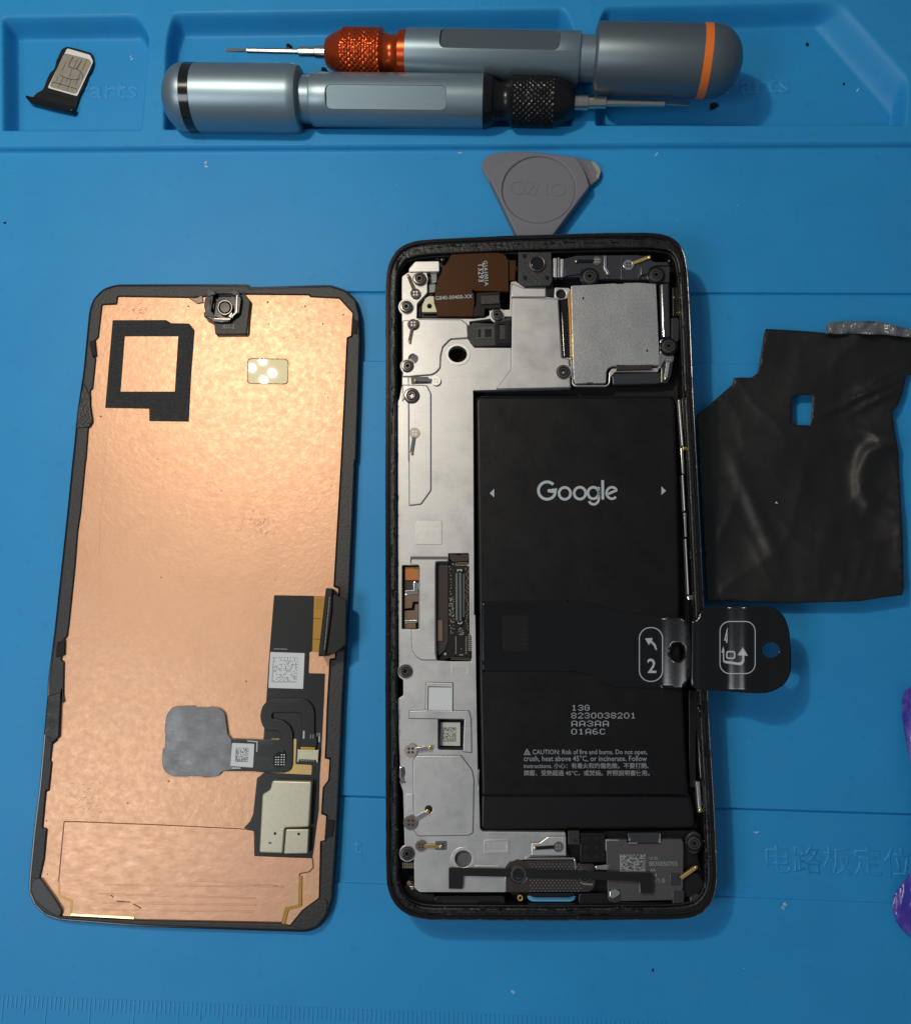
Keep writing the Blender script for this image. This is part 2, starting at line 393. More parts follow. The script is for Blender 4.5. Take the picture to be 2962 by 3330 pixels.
# ruler ticks: one raised bar each
x0t = W3((12,3250), 0)
def tick_mesh(L):
    a, b, z = .024, L, .014
    v = [(-a,0,-.02),(a,0,-.02),(a,-b,-.02),(-a,-b,-.02),(-a*.6,-.01,z),(a*.6,-.01,z),(a*.6,-b+.01,z),(-a*.6,-b+.01,z)]
    m_ = bpy.data.meshes.new('ruler_tick'); m_.from_pydata(v, [], [(7,6,5,4),(4,5,1,0),(5,6,2,1),(6,7,3,2),(7,4,0,3)][:]); m_.update()
    m_.flip_normals() if m_.polygons[0].normal.z < 0 else None
    m_.materials.append(blue_text); return m_
tms = [tick_mesh(.27), tick_mesh(.40), tick_mesh(.55)]
yt = W3((0,3234), 0).y; yt2 = W3((1480,3292), 0).y; xt2 = W3((1480,3292), 0).x
for i in range(-14, 148):
    x = x0t.x+i*.1
    o = bpy.data.objects.new('ruler_tick', tms[2 if i % 10 == 0 else 1 if i % 5 == 0 else 0]); COL.objects.link(o)
    o.parent = work_mat; o.location = (x, yt+(yt2-yt)*(x-x0t.x)/(xt2-x0t.x), 0)
# ================================================================== sim tray and card
fs_ = Fr(W3(q1('S', 620,560), ZF))
st = thing('sim_tray', 'small black SIM tray lying askew in the blue tray pocket', 'sim tray', fs_)
slab('tray_frame', st, fs_, q('S', 612,125,690,88,850,128,1035,182,1062,300,1030,420,975,500,955,600,860,780,800,965,780,985,180,835,262,740,345,700,372,640,400,560,448,460,500,415,528,345,530,295,560,240), 0, 1.0, black, .5, .15,
     holes=[q('S', 676,140,1000,222,1030,290,820,765,440,662)], rh=.3)
slab('tray_bottom', st, fs_, q('S', 676,140,1000,222,1030,290,820,765,440,662), 0, .25, black, .3, .02)
slab('tray_faceplate', st, fs_, q('S', 95,795,108,768,165,785,250,795,420,850,790,930,770,985,742,1002,440,935,150,858), 0, 2.4, blk_met, .5, .4)
slab('tray_step', st, fs_, q('S', 390,690,770,800,755,830,395,735), 1.0, 1.12, black_m, .2, .03)
fsc = Fr(W3(q1('S', 620,560), ZF)+Vector((0,0,.03)))
sc_ = thing('sim_card', 'white nano SIM card with worn contacts seated in the black tray', 'sim card', fsc)
slab('card_body', sc_, fsc, q('S', 690,115,1012,208,1057,302,830,790,414,672), 0, .75, simw, .5, .08)
slab('contact_pad', sc_, fsc, q('S', 648,182,1000,270,1033,318,818,765,437,655), .75, .80, simc, .9, .02)
for pl in ((775,235,715,350,722,378,775,400,825,408,895,285),(825,408,880,445,915,500,900,545),(585,485,640,522,750,555,800,560,870,545),(640,522,565,668),(750,555,690,705),(480,595,560,610,690,650,830,690),(840,270,780,400),(970,280,900,430),(755,410,722,520),(695,545,680,590),(680,300,620,430),(560,510,540,580),(880,460,805,640)):
    pp = q('S', *pl); strip('contact_line', sc_, fsc, pp, 1.5 if len(pp) < 3 else 2.2, .795, .815, ink_b, .003)
# ================================================================== screwdrivers
def driver(name, label, pa, za, pb, zb, spec):
    """pa/pb: photo points of tip and dome end, za/zb axis heights mm. local X runs along the axis from tip to dome"""
    A, B = W3(pa, za), W3(pb, zb); X = (B-A).normalized()
    Y = Vector((0,0,1)).cross(X).normalized(); Z = X.cross(Y)
    fr = Fr(A, X, Y, Z)
    def at(px):                                       # axis position under photo column px
        lo, hi = 0.0, (B-A).length
        def sx(t):
            c = M.transposed() @ (A+X*t-CAM); return CX+F_PX*c.x/c.z
        s = 1 if sx(hi) > sx(lo) else -1
        for _ in range(40):
            m_ = (lo+hi)/2
            if (sx(m_)-px)*s < 0: lo = m_
            else: hi = m_
        return (lo+hi)/2
    root = thing(name, label, 'screwdriver', fr)
    return root, fr, at
def bar(at, reg, pairs): return [(at(q1(reg, x, 0)[0]), r*.1) for x, r in pairs]
def knurl(seg, pitch, amp):
    def f(x, a):
        u, v = a*seg/(2*math.pi), x/pitch
        h = min(abs((u+v) % 1-.5), abs((u-v) % 1-.5))*2
        return amp*min(1, h*2.2)-amp
    return f
def cut(o, par_fr, ang, z, x0, x1, wd, rr):
    """mill a rounded flat into a turned body"""
    lp = fillet([Vector((x0,-wd)),Vector((x1,-wd)),Vector((x1,wd)),Vector((x0,wd))], rr, 6)
    me_ = poly_mesh([lp], z, z+1.5, .004, 0); c = bpy.data.objects.new('cutter', me_); COL.objects.link(c)
    c.matrix_world = o.matrix_world @ Matrix.Rotation(ang, 4, 'X') if False else o.parent.matrix_world @ Matrix.Rotation(ang, 4, 'X')
    md = o.modifiers.new('b', 'BOOLEAN'); md.operation = 'DIFFERENCE'; md.object = c; md.solver = 'EXACT'
    dg = bpy.context.evaluated_depsgraph_get(); dg.update()
    new = bpy.data.meshes.new_from_object(o.evaluated_get(dg)); o.modifiers.clear()
    o.data = new; new.set_sharp_from_angle(angle=math.radians(30))
    bpy.data.objects.remove(c)
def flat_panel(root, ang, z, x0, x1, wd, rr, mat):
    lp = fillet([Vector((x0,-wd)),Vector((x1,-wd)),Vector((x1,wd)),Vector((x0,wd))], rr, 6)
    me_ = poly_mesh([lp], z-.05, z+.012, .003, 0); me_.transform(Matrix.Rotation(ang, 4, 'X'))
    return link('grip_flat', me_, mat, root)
def dome(x0, x1, r, k=10): return [(x0+(x1-x0)*math.sin(math.pi/2*i/k), r*math.cos(math.pi/2*i/k)+1e-4) for i in range(k+1)]
def build_driver(root, at, RS, mats, flat):
    R = lambda reg, *p: bar(at, reg, p)
    (tipr, shr, c1, c2, cone, kn, neck, body, neck2, capr, ring, domer) = RS
    t0 = at(tipr[1][0]); t1 = at(tipr[1][1])
    # flat blade
    b = .05; mesh('blade', root, [(t0,-b,-.012),(t0,b,-.012),(t0,b,.012),(t0,-b,.012),(t1,-.035,-.035),(t1,.035,-.035),(t1,.035,.035),(t1,-.035,.035)],
        [(0,1,2,3),(4,7,6,5),(0,4,5,1),(1,5,6,2),(2,6,7,3),(3,7,4,0)], mats['bit'])
    lathe('shank', root, [(at(x), r*.1) for x, r in shr], mats['bit'], 24)
    lathe('bit_collar', root, [(at(x), r*.1) for x, r in c1], mats['bit'], 32)
    lathe('chuck_nose', root, [(at(x), r*.1) for x, r in cone], mats['chuck'], 64)
    xk0, xk1, rk = at(kn[0]), at(kn[1]), kn[2]*.1
    st_ = 44; lathe('knurled_grip', root, [(xk0+(xk1-xk0)*i/st_, rk) for i in range(st_+1)], mats['knurl'], 150, knurl(26, .145, .03))
    lathe('chuck_neck', root, [(at(x), r*.1) for x, r in neck], mats['chuck'], 64)
    h = lathe('handle', root, [(at(x), r*.1) for x, r in body], mats['body'], 96)
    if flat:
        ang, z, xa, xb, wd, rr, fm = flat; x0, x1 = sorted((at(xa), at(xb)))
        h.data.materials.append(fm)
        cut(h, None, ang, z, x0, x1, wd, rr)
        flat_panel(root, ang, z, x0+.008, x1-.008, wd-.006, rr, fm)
    lathe('cap_neck', root, [(at(x), r*.1) for x, r in neck2], mats['body2'], 64)
    lathe('cap', root, [(at(x), r*.1) for x, r in capr], mats['cap'], 96)
    lathe('colour_ring', root, [(at(x), r*.1) for x, r in ring], mats['ring'], 96)
    d0, d1, rr = domer; x0, x1 = at(d0), at(d1)
    xs = x0+(x1-x0)*.10
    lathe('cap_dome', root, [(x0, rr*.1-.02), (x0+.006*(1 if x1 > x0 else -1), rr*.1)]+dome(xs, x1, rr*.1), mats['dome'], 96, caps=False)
a_ = lambda x: q1('A', x, 0)[0]
b_x = lambda x: q1('B', x, 0)[0]
o1, of1, oat = driver('screwdriver', 'grey precision screwdriver with orange chuck and orange ring on its cap', q1('A', 893,197), 4.5, q1('B', 1152,246), 10.5, None)
build_driver(o1, oat, ((0,(a_(893),a_(968))), [(a_(972),.3),(a_(975),.72),(a_(1178),.72)], [(a_(1178),1.0),(a_(1181),1.25),(a_(1241),1.25),(a_(1243),1.1),(a_(1246),1.5),(a_(1292),1.55)], 0,
    [(a_(1286),2.2),(a_(1290),3.3),(a_(1300),3.9),(a_(1330),5.0),(a_(1356),5.7),(a_(1360),5.8)], (a_(1359),a_(1508),6.0),
    [(a_(1506),5.9),(a_(1512),5.5),(a_(1520),4.9),(a_(1540),4.5),(a_(1560),4.7),(a_(1572),5.2),(a_(1577),5.5),(a_(1580),5.75),(a_(1606),5.8),(a_(1608),5.7)],
    [(a_(1607),5.9),(a_(1609),6.15),(b_x(506),6.2),(b_x(512),6.0)], [(b_x(505),5.4),(b_x(585),5.4)],
    [(b_x(570),6.0),(b_x(571),7.6),(b_x(577),8.1),(b_x(588),8.4),(b_x(983),8.4),(b_x(985),8.3)], [(b_x(984),8.36),(b_x(985),8.44),(b_x(1016),8.44),(b_x(1017),8.36)], (b_x(1016),b_x(1156),8.4)),
    dict(bit=bitm, chuck=orange_a, knurl=orange_a, body=anod, body2=anod, cap=anod_d, ring=orange_p, dome=anod_d),
    (math.radians(-6), .53, a_(1742), b_x(432), .29, .16, anod_d))  # flat given a darker colour for the dim light it reflects
o2, of2, bat = driver('screwdriver', 'grey precision screwdriver with black chuck and glossy black ring on its cap', q1('B', 944,409), 6.0, q1('A', 648,386), 6.2, None)
build_driver(o2, bat, ((0,(b_x(944),b_x(852))), [(b_x(850),.35),(b_x(846),.8),(b_x(618),.95)], [(b_x(618),1.2),(b_x(614),1.5),(b_x(546),1.5),(b_x(543),1.9),(b_x(486),1.9)], 0,
    [(b_x(492),2.2),(b_x(489),3.2),(b_x(480),4.0),(b_x(440),5.2),(b_x(408),5.8),(b_x(404),5.9)], (b_x(406),b_x(246),6.1),
    [(b_x(248),5.9),(b_x(240),5.4),(b_x(230),4.8),(b_x(212),4.5),(b_x(190),4.7),(b_x(172),5.3),(b_x(168),5.7),(b_x(140),6.3),(b_x(132),6.3)],
    [(b_x(134),6.2),(b_x(132),6.4),(a_(1240),6.4),(a_(1232),6.2)], [(a_(1240),5.7),(a_(1170),5.7)],
    [(a_(1190),6.3),(a_(1189),7.4),(a_(1184),7.9),(a_(1165),8.25),(a_(1150),8.3),(a_(785),8.3),(a_(783),8.2)], [(a_(784),8.25),(a_(783),8.34),(a_(748),8.34),(a_(747),8.25)], (a_(748),a_(646),8.3)),
    dict(bit=bitm, chuck=blk_met, knurl=blk_met, body=anod, body2=anod, cap=anod, ring=black_g, dome=anod),
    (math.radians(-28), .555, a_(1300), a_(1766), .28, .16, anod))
# ================================================================== opening pick
fp = Fr(W3(q1('P', 875,620), 0)+Vector((0,0,.03)))
pk = thing('opening_pick', 'grey triangular plastic opening pick with chipped tip tucked behind the phone', 'opening pick', fp)
slab('pick_tips', pk, fp, q('P', 165,310,178,250,215,200,270,155,340,135,480,126,850,138,1330,190,1420,208,1530,232,1590,275,1630,330,1645,370,1630,420,1605,470,1510,545,1060,1140,930,1330,850,1370,760,1360,690,1300,590,1120,230,430), .3, 1.4, pickm, .6, .35, res=2)
slab('pick_body', pk, fp, q('P', 505,120,545,116,850,130,1330,186,1410,300,1470,430,1502,548,1060,1140,1010,1215,640,1215,590,1120,268,450,300,370,380,240), 0, 3.3, pickm, .5, .35, res=2,
     holes=[circ('P', 878,592, 450,410, 56)], rh=0)
slab('pick_disc', pk, fp, circ('P', 878,594, 452,412, 56), 0, 2.85, pickm, 0, .25, res=2)
for e in ((620,570,92,85,0),(1118,595,95,80,0)):
    k = circ('P', e[0], e[1], e[2], e[3], 26)
    slab('embossed_mark', pk, fp, k, 2.8, 2.94, pickm, 0, .04, holes=[circ('P', e[0], e[1], e[2]-14, e[3]-14, 26)], rh=0)
for pl in ((730,500,790,505,815,545,770,585,745,625,790,660),(880,505,855,590,820,670),(980,505,965,600,985,660),(700,640,760,640)):
    strip('embossed_mark', pk, fp, q('P', *pl), 4.5, 2.8, 2.94, pickm, .03)
slab('chipped_edge', pk, fp, q('P', 1520,240,1575,255,1625,325,1638,372,1608,465,1580,430,1600,380,1570,330), 1.3, 1.5, mk('pale_nylon', (.30,.30,.26), .5), .2, .05)
# ================================================================== display assembly, lying face down
fd = Fr(W3(q1('H', 900,500), 0))
dp = thing('display_assembly', 'removed phone display lying face down with its copper foil back up', 'phone display', fd)
outer = (q('G', 470,38,900,37,1140,38,1152,52,1420,44,1560,41,1640,68,1692,115,1712,190,1716,320,1706,640,1696,940)
  + q('H', 1690,0,1678,300,1662,650,1640,1000,1626,1254) + q('I', 1622,200,1606,560,1590,830,1575,1050,1550,1140,1500,1205,1440,1226,1000,1212,600,1199,180,1166,100,1140,50,1090,20,1020,22,960,45,720,75,480,100,200,118,0)
  + q('H', 118,1130,155,840,185,560,215,280,243,0) + q('G', 250,880,268,690,300,480,316,310,330,170,350,112,400,60))
inner = (q('G', 400,146,474,142,480,103,850,109,1090,92,1450,95,1456,105,1604,112,1672,186,1664,300,1642,310,1630,580,1612,940)
  + q('H', 1600,210,1594,310,1575,640,1600,650,1582,1003,1555,1006,1540,1254) + q('I', 1535,240,1530,340,1555,345,1548,450,1520,487,1512,625,1538,632,1530,757,1507,760,1500,1050,1415,1112,1352,1190,1310,1176,600,1161,195,1142,155,1052,85,946,106,853,120,696,98,690,115,508,130,505,145,360,138,350,148,266,172,248,190,0)
  + q('H', 200,1240,208,1022,194,1012,206,912,223,895,232,830,262,540,276,360,291,260,316,0) + q('G', 318,940,331,765,350,740,338,650,342,580,353,570,368,418,360,405,366,325,381,310))
ol = fillet([fd.u(p, .8) for p in outer], .12, 3)
link('cover_glass', poly_mesh([ol], 0, .08, .02, 2), black_g, dp)
slab('panel_back', dp, fd, inner, .8, 1.55, pitch, .2, .03)
def inset(pts, dd):
    P = [Vector(p) for p in pts]; N = len(P); o = []
    ar = sum(P[i-1].x*P[i].y-P[i].x*P[i-1].y for i in range(N)); s = 1 if ar > 0 else -1
    for i in range(N):
        e1, e2 = (P[i]-P[i-1]), (P[(i+1) % N]-P[i])
        if e1.length < 1e-6 or e2.length < 1e-6: continue
        n1, n2 = Vector((-e1.y, e1.x)).normalized()*s, Vector((-e2.y, e2.x)).normalized()*s
        m_ = (n1+n2); m_ = m_.normalized() if m_.length > 1e-6 else n1
        o.append(P[i]+m_*dd/max(.5, m_.dot(n1)))
    return o
slab('bezel', dp, fd, inset(outer, 5), .8, 2.35, bezelm, .25, .28, holes=[inset(inner, -3)], rh=.15, res=2)
slab('copper_sheet', dp, fd, inner, 1.3, 1.9, copper, .25, .05)
# corner foam, gasket pieces
slab('foam_corner', dp, fd, q('I', 45,955,80,950,155,1055,192,1115,180,1150,120,1120,50,1060,32,1000), 2.2, 2.75, foam, .6, .25)
slab('foam_corner', dp, fd, q('I', 1420,1125,1500,1062,1545,1062,1540,1130,1490,1195,1430,1215,1362,1195), 2.2, 2.6, bezelm, .5, .2)
slab('foam_strip', dp, fd, q('G', 330,330,358,320,366,400,345,408), 2.2, 2.7, black_m, .2, .1)
slab('foam_strip', dp, fd, q('I', 1536,650,1580,655,1572,735,1528,750), 2.2, 2.6, black_m, .2, .1)
slab('foam_strip', dp, fd, q('H', 165,925,206,905,203,990,160,1000), 2.2, 2.6, black_m, .2, .1)
slab('foam_strip', dp, fd, q('G', 1668,210,1700,225,1694,292,1664,285), 2.2, 2.6, black_m, .2, .1)
slab('torn_adhesive', dp, fd, q('I', 118,20,186,0,176,230,140,262,100,215), 2.3, 2.75, adhes, .3, .2)
slab('torn_adhesive', dp, fd, q('G', 270,690,300,540,334,600,335,650,347,735,330,765,262,770), 2.3, 2.7, adhes, .3, .2)
# black tape ring, mirror window
slab('tape_ring', dp, fd, q('G', 450,221,722,220,748,236,840,238,868,272,850,500,838,738,637,735,636,672,412,668), 1.9, 2.0, graph, .15, .03, holes=[q('G', 512,303,784,303,766,585,490,585)], rh=.1)
slab('window_rim', dp, fd, q('G', 1137,414,1346,418,1344,549,1134,546), 1.9, 1.94, copper_dark, 1.1, .01)
slab('mirror_window', dp, fd, q('G', 1141,418,1343,422,1340,545,1138,542), 1.9, 1.98, mirror_m, 1.1, .02)
# front camera gasket
slab('camera_bracket', dp, fd, q('G', 962,196,1040,232,1096,205,1108,86,1122,84,1150,120,1132,290,972,292), 1.9, 3.2, bezelm, .25, .15)
slab('bracket_foot', dp, fd, q('G', 1120,90,1150,122,1140,290,1128,292), 1.9, 2.8, tan, .2, .1)
ch = slab('camera_housing', dp, fd, q('G', 934,72,968,70,974,80,1040,80,1046,70,1094,72,1106,112,1096,184,1060,208,1046,228,1008,232,962,226,914,202,912,182,922,178,914,150,918,118), 1.9, 4.2, black_g, .15, .2, holes=[q('G', 962,96,982,84,1056,84,1076,104,1082,180,1046,212,984,212,950,178,948,128)], rh=.2)
slab('housing_floor', ch, fd, q('G', 944,90,1084,80,1088,216,944,216), 1.9, 2.9, black_g, 0, .05)
slab('lens_ring', ch, fd, circ('G', 1022,156, 39), 2.9, 3.9, screwm, 0, .14, holes=[circ('G', 1022,156, 31)], rh=0)
slab('lens', ch, fd, circ('G', 1022,156, 29), 3.1, 3.6, black_g, 0, .3, res=3)
strip('housing_edge', ch, fd, q('G', 1084,84,1080,180,1050,208), 6, 4.1, 4.5, screwm, .08)
strip('housing_edge', ch, fd, q('G', 965,214,1050,216), 5, 4.1, 4.5, screwm, .08)
strip('housing_edge', ch, fd, q('G', 958,98,946,176,976,208), 5, 4.1, 4.45, foam, .08)
strip('housing_edge', ch, fd, q('G', 1062,206,1046,200,1058,184), 5, 4.1, 4.5, steel, .08)
slab('housing_rib', ch, fd, q('G', 925,70,965,70,975,88,935,100), 4.1, 4.5, foam, .2, .1)
slab('housing_rib', ch, fd, q('G', 1050,70,1092,72,1098,98,1062,92), 4.1, 4.5, foam, .2, .1)
slab('housing_rib', ch, fd, q('G', 918,176,960,180,968,208,922,200), 4.1, 4.4, foam, .2, .1)
slab('code_frame', dp, fd, q('G', 1003,241,1080,241,1078,267,1002,267), 3.2, 3.26, foam, .1, .02, holes=[q('G', 1006,244,1077,244,1075,264,1005,264)], rh=.05)
text('code', dp, fd, 'ID1-2', q1('G', 1012,263), q1('G', 1070,263), 3.21, ink_d, 1.1)
slab('copper_tab', dp, fd, q('G', 836,106,880,108,905,92,912,130,880,136), 1.9, 2.3, tan, .1, .1)
# flex board on the right
fb_out = (q('H', 1272,682,1476,686,1466,970,1452,972,1448,1080,1531,1082) + q('I', 1528,10,1516,240,1505,420,1500,600,1468,846,1176,836,1174,712,1118,694,1150,660,1166,620,1185,440,1225,408,1218,240,1235,0) + q('H', 1246,1000))
slab('flex_board', dp, fd, fb_out, 1.7, 2.0, flexm, .25, .04)
slab('yellow_flex', dp, fd, q('H', 1476,687,1532,688,1502,968,1466,968), 1.7, 2.3, golden, .1, .05)
for y in (800,905): strip('flex_seam', dp, fd, q('H', 1472,y,1512,y+4), 2.5, 2.3, 2.34, copper_dark, .01)
k = [rect_at('H', 1490+i*9, 705+j*9, 3.2, 3.2) for i in range(4) for j in range(6)]
boxes('flex_dots', dp, fd, k, 2.3, 2.34, copper_dark)
cf = slab('connector_flap', dp, fd, q('H', 1562,668,1604,690,1640,706,1636,935,1582,978,1530,985), 4.6, 6.2, black, .4, .15)
cn = slab('display_connector', dp, fd, q('H', 1535,645,1570,648,1566,760,1535,992,1496,995,1512,850), 2.0, 6.8, black, .3, .25)
slab('connector_slot', cn, fd, q('H', 1548,690,1560,690,1532,962,1518,962), 6.8, 6.86, blk_met, .1, .02)
boxes('connector_pins', cn, fd, [rect_at('H', 1555-26*t/40, 694+t*6.6, 5, 2.6) for t in range(41)], 6.86, 6.93, solder)
strip('white_mark', dp, fd, q('H', 1270,956,1340,958), 2.4, 2.0, 2.02, ink_d, .004)
lb = slab('label', dp, fd, q('H', 1253,972,1428,978,1420,1160,1243,1155), 2.0, 2.08, white_l, .06, .02)
rnd = random.Random(3)
def datamatrix(name, par, fr, r, x0, y0, x1, y1, nn, h, mat, fill=.5, dx=0, sz=.75):
    cs = []; cw, chh = (x1-x0)/nn, (y1-y0)/nn
    for i in range(nn):
        for j in range(nn):
            on = i == 0 or j == nn-1 or (j == 0 and i % 2 == 0) or (i == nn-1 and j % 2) or (0 < i < nn-1 and 0 < j < nn-1 and rnd.random() < fill)
            if on: cs.append(rect_at(r, x0+(i+.5)*cw+dx*(j/nn), y0+(j+.5)*chh, cw*sz, chh*sz))
    return boxes(name, par, fr, cs, h, h+.015, mat)
datamatrix('dot_code', lb, fd, 'H', 1266,996,1396,1128, 18, 2.08, ink_b, .38, -8, .55)
# fingerprint sensor, ribbon and its contacts
slab('gold_plate', dp, fd, q('c', 375,975,872,980,850,1475,1172,1492,1162,1682,340,1642), 1.9, 2.12, pale_gold, .25, .03)
rib = slab('ribbon_flex', dp, fd, q('c', 1270,1150,920,1150,940,980,972,870,975,465,420,465,395,490,385,550,410,590,540,600,640,635,740,720,790,830,800,920,790,1500,745,1600,640,1642,300,1640,0,1610) + q('I', 1012,404,1012,236) + q('c', 0,985,180,992,370,992,545,990,562,920,530,862,480,812,350,830,280,800,210,740,165,620,158,500,195,350,300,230,430,196,1000,195,1110,235,1190,340,1222,450,1222,860,1272,1000), 2.12, 2.55, flexm, .7, .15)
slab('fingerprint_sensor', dp, fd, q('I', 755,75,860,70,868,78,935,80,945,75,990,80,1022,105,1032,180,1036,218,1056,240,1058,400,1010,402,985,430,920,436,905,430,840,428,830,432,750,430,708,400,700,350,705,290,716,285,719,210,713,205,722,120), 1.9, 2.6, sensor, .9, .1)
l2 = slab('label', dp, fd, q('I', 1058,260,1172,265,1165,386,1050,378), 2.55, 2.64, white_l, .2, .02)
datamatrix('dot_code', l2, fd, 'I', 1078,284,1144,356, 14, 2.64, ink_b, .5, -4, .8)
strip('white_mark', rib, fd, q('I', 1136,250,1186,254,1184,306), 4, 2.55, 2.57, ink, .004)
strip('white_mark', rib, fd, q('I', 1048,362,1046,388,1102,389), 4, 2.55, 2.57, ink, .004)
hat = []
for i in range(16):
    hat.append(stroke(q('I', 1172+i*5, 330, 1172+i*5+26, 392), 1.1)); hat.append(stroke(q('I', 1188+i*4.2, 248, 1188+i*4.2+16, 268), 1.1))
for i in range(9): hat.append(stroke(q('I', 1020+i*4, 250+i*2, 1036+i*2, 300), .9)); hat.append(stroke(q('I', 1176+i*8, 392, 1200+i*8, 340), .9))
for i in range(30): hat.append(stroke(q('c', 380+i*18, 225+(i % 3)*9, 392+i*18, 262), 1.0))
for i in range(24): hat.append(stroke(q('c', 205-18*math.sin(i/24*3.1), 330+i*16, 222-18*math.sin(i/24*3.1), 338+i*16), 1.0))
boxes('flex_traces', rib, fd, hat, 2.55, 2.57, foam)
chp = slab('contact_window', rib, fd, q('c', 480,1250,560,1215,640,1215,665,1270,655,1420,600,1510,490,1535,430,1520,412,1440,425,1320), 2.5, 2.8, black_g, .8, .1)
boxes('contact_dots', chp, fd, [rect_at('c', 472+i*50+(8 if i > 1 else 0)-j*2, 1290+j*48, 28, 20) for i in range(4) for j in range(5) if not (j == 0 and i < 2)], 2.8, 2.84, white_l)
z_ = slab('ribbon_socket', dp, fd, q('c', 892,1165,915,1190,1275,1200,1302,1178,1285,1445,1265,1445,1248,1392,925,1372,905,1432,880,1432), 2.0, 2.9, cream_can, .08, .05)
slab('socket_gold', z_, fd, q('c', 948,1138,1232,1148,1232,1198,946,1190), 2.5, 2.95, golden, .1, .04)
boxes('socket_pins', z_, fd, [rect_at('c', 945+i*33, 1385+i*1.2, 13, 60) for i in range(9)], 2.05, 2.5, chrome)
for s_, xa, xb, yy in (('1',992,1026,972), ('11',1142,1200,970), ('10',1258,1330,935), ('1',1300,1325,1042)):
    text('print', dp, fd, s_, q1('c', xa, yy), q1('c', xb, yy), 2.56 if yy > 960 and yy < 1000 else 2.01, ink, 1.15 if len(s_) == 2 else .62)
# shield can with its separate corner plate
slab('shield_can', dp, fd, q('I', 1262,452,1464,457,1450,690,1326,694,1316,824,1196,820,1212,522,1252,498), 1.9, 3.9, cream_can, .5, .3, res=2)
slab('shield_plate', dp, fd, q('I', 1332,700,1449,700,1442,824,1322,826), 1.9, 3.88, cream_can, .3, .2, res=2)
for x, y in ((1277,722),(1398,724)): slab('shield_hole', dp, fd, circ('I', x,y, 7), 3.8, 3.92, pitch, 0, .01)
slab('shield_dent', dp, fd, circ('I', 1252,770, 9,4), 3.8, 3.92, ink_b, 0, .01)
# lower copper flap over the connector fold
flap = q('I', 205,664,270,664,700,681,1112,702,1170,710,1172,838,1466,850,1470,895,1450,915,1400,925,1398,1085,1330,1098,1312,1172,600,1158,238,1136,245,1062,182,1036,178,962,192,800)
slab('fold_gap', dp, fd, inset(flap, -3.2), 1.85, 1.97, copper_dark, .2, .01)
slab('copper_flap', dp, fd, flap, 1.9, 2.12, copper_flap, .25, .06)
slab('yellow_edge', dp, fd, q('I', 172,965,180,962,184,1034,248,1060,242,1132,234,1130,236,1068,174,1042), 1.9, 2.16, golden, .1, .02)
slab('yellow_edge', dp, fd, q('I', 1400,940,1414,940,1412,1095,1345,1112,1325,1188,1310,1182,1330,1098,1398,1085), 1.9, 2.16, golden, .1, .02)
slab('flap_fold', dp, fd, q('I', 235,1128,560,1146,560,1160,232,1142), 2.0, 2.3, gold, .1, .1)
for pl in ((410,985,1320,992),(380,1030,1180,1052),(400,1075,1180,1085),(400,1110,1170,1120),(880,960,1290,990)):
    strip('foil_crease', dp, fd, q('I', *pl), 5.0, 2.08, 2.24, copper_flap, .07)
for pl in ((470,1066,540,1072,590,1100),(440,1035,455,1048),(585,1096,596,1104)): strip('tear', dp, fd, q('I', *pl), 3.2, 2.1, 2.15, ink_b, .01)
pits = []
for r, l in (('G', ((836,151),(496,140),(1415,155),(1625,193),(1602,527),(1570,708),(1555,490),(1530,596),(1548,617),(390,712),(680,930),(1245,240),(1520,240),(1385,310),(1320,312),(1130,300),(1240,130),(1390,108),(1430,150))),
             ('H', ((1566,125),(1005,150),(1280,602),(697,592),(1130,1122))), ('I', ((422,811),(868,871),(1313,886),(113,657),(118,930),(350,1060),(630,960),(305,985),(498,570),(528,568),(1395,722),(735,455),(1172,1158),(600,1100)))):
    for x, y in l:
        a = rnd.uniform(2, 6.5); pits.append(circ(r, x, y, a*rnd.uniform(.5,1.2), a, 6, rnd.random()))
for _ in range(70): pits.append(circ('G', rnd.gauss(1300,130), rnd.gauss(200,75), rnd.uniform(1,2.2), None, 5))
for _ in range(60): pits.append(circ('H', rnd.gauss(800,60), rnd.gauss(580,60), rnd.uniform(.8,1.6), None, 5))
for _ in range(90):
    x, y = rnd.gauss(330,50), rnd.gauss(560,70); pits.append(stroke(q('I', x, y, x+rnd.uniform(8,20), y-rnd.uniform(2,9)), .8))
for _ in range(60):
    x, y = rnd.gauss(1200,38), rnd.gauss(320,45); pits.append(stroke(q('H', x, y, x+rnd.uniform(2,7), y-rnd.uniform(8,18)), .8))
for _ in range(50):
    x, y = rnd.gauss(590,35), rnd.gauss(175,20); pits.append(stroke(q('G', x, y, x+rnd.uniform(6,12), y-rnd.uniform(2,6)), .9))
for (r, cx_, cy_, R_, n_) in ():
    for i in range(n_):
        ra = R_*(i+2)/(n_+2)
        for sg in range(4):
            a0 = rnd.uniform(0, 340); da = rnd.uniform(15, 50); p_ = arc(r, cx_, cy_, ra*.62, a0, a0+da, 5, ra)
            pits.append(stroke(p_, .55))
npit = 38
boxes('foil_pits', dp, fd, pits[:npit], 1.9, 1.93, copper_dark)
boxes('foil_scuffs', dp, fd, pits[npit:], 1.9, 1.925, scuff)
for pl in (((414,820),(410,940)),): strip('foil_crease', dp, fd, q('G', *pl[0], *pl[1]), 3, 1.88, 1.96, copper, .03)
strip('foil_crease', dp, fd, q('H', 405,0,380,480), 2.5, 1.88, 1.94, copper, .02)
strip('foil_crease', dp, fd, q('H', 215,903,365,906), 2.5, 1.88, 1.94, copper, .02)
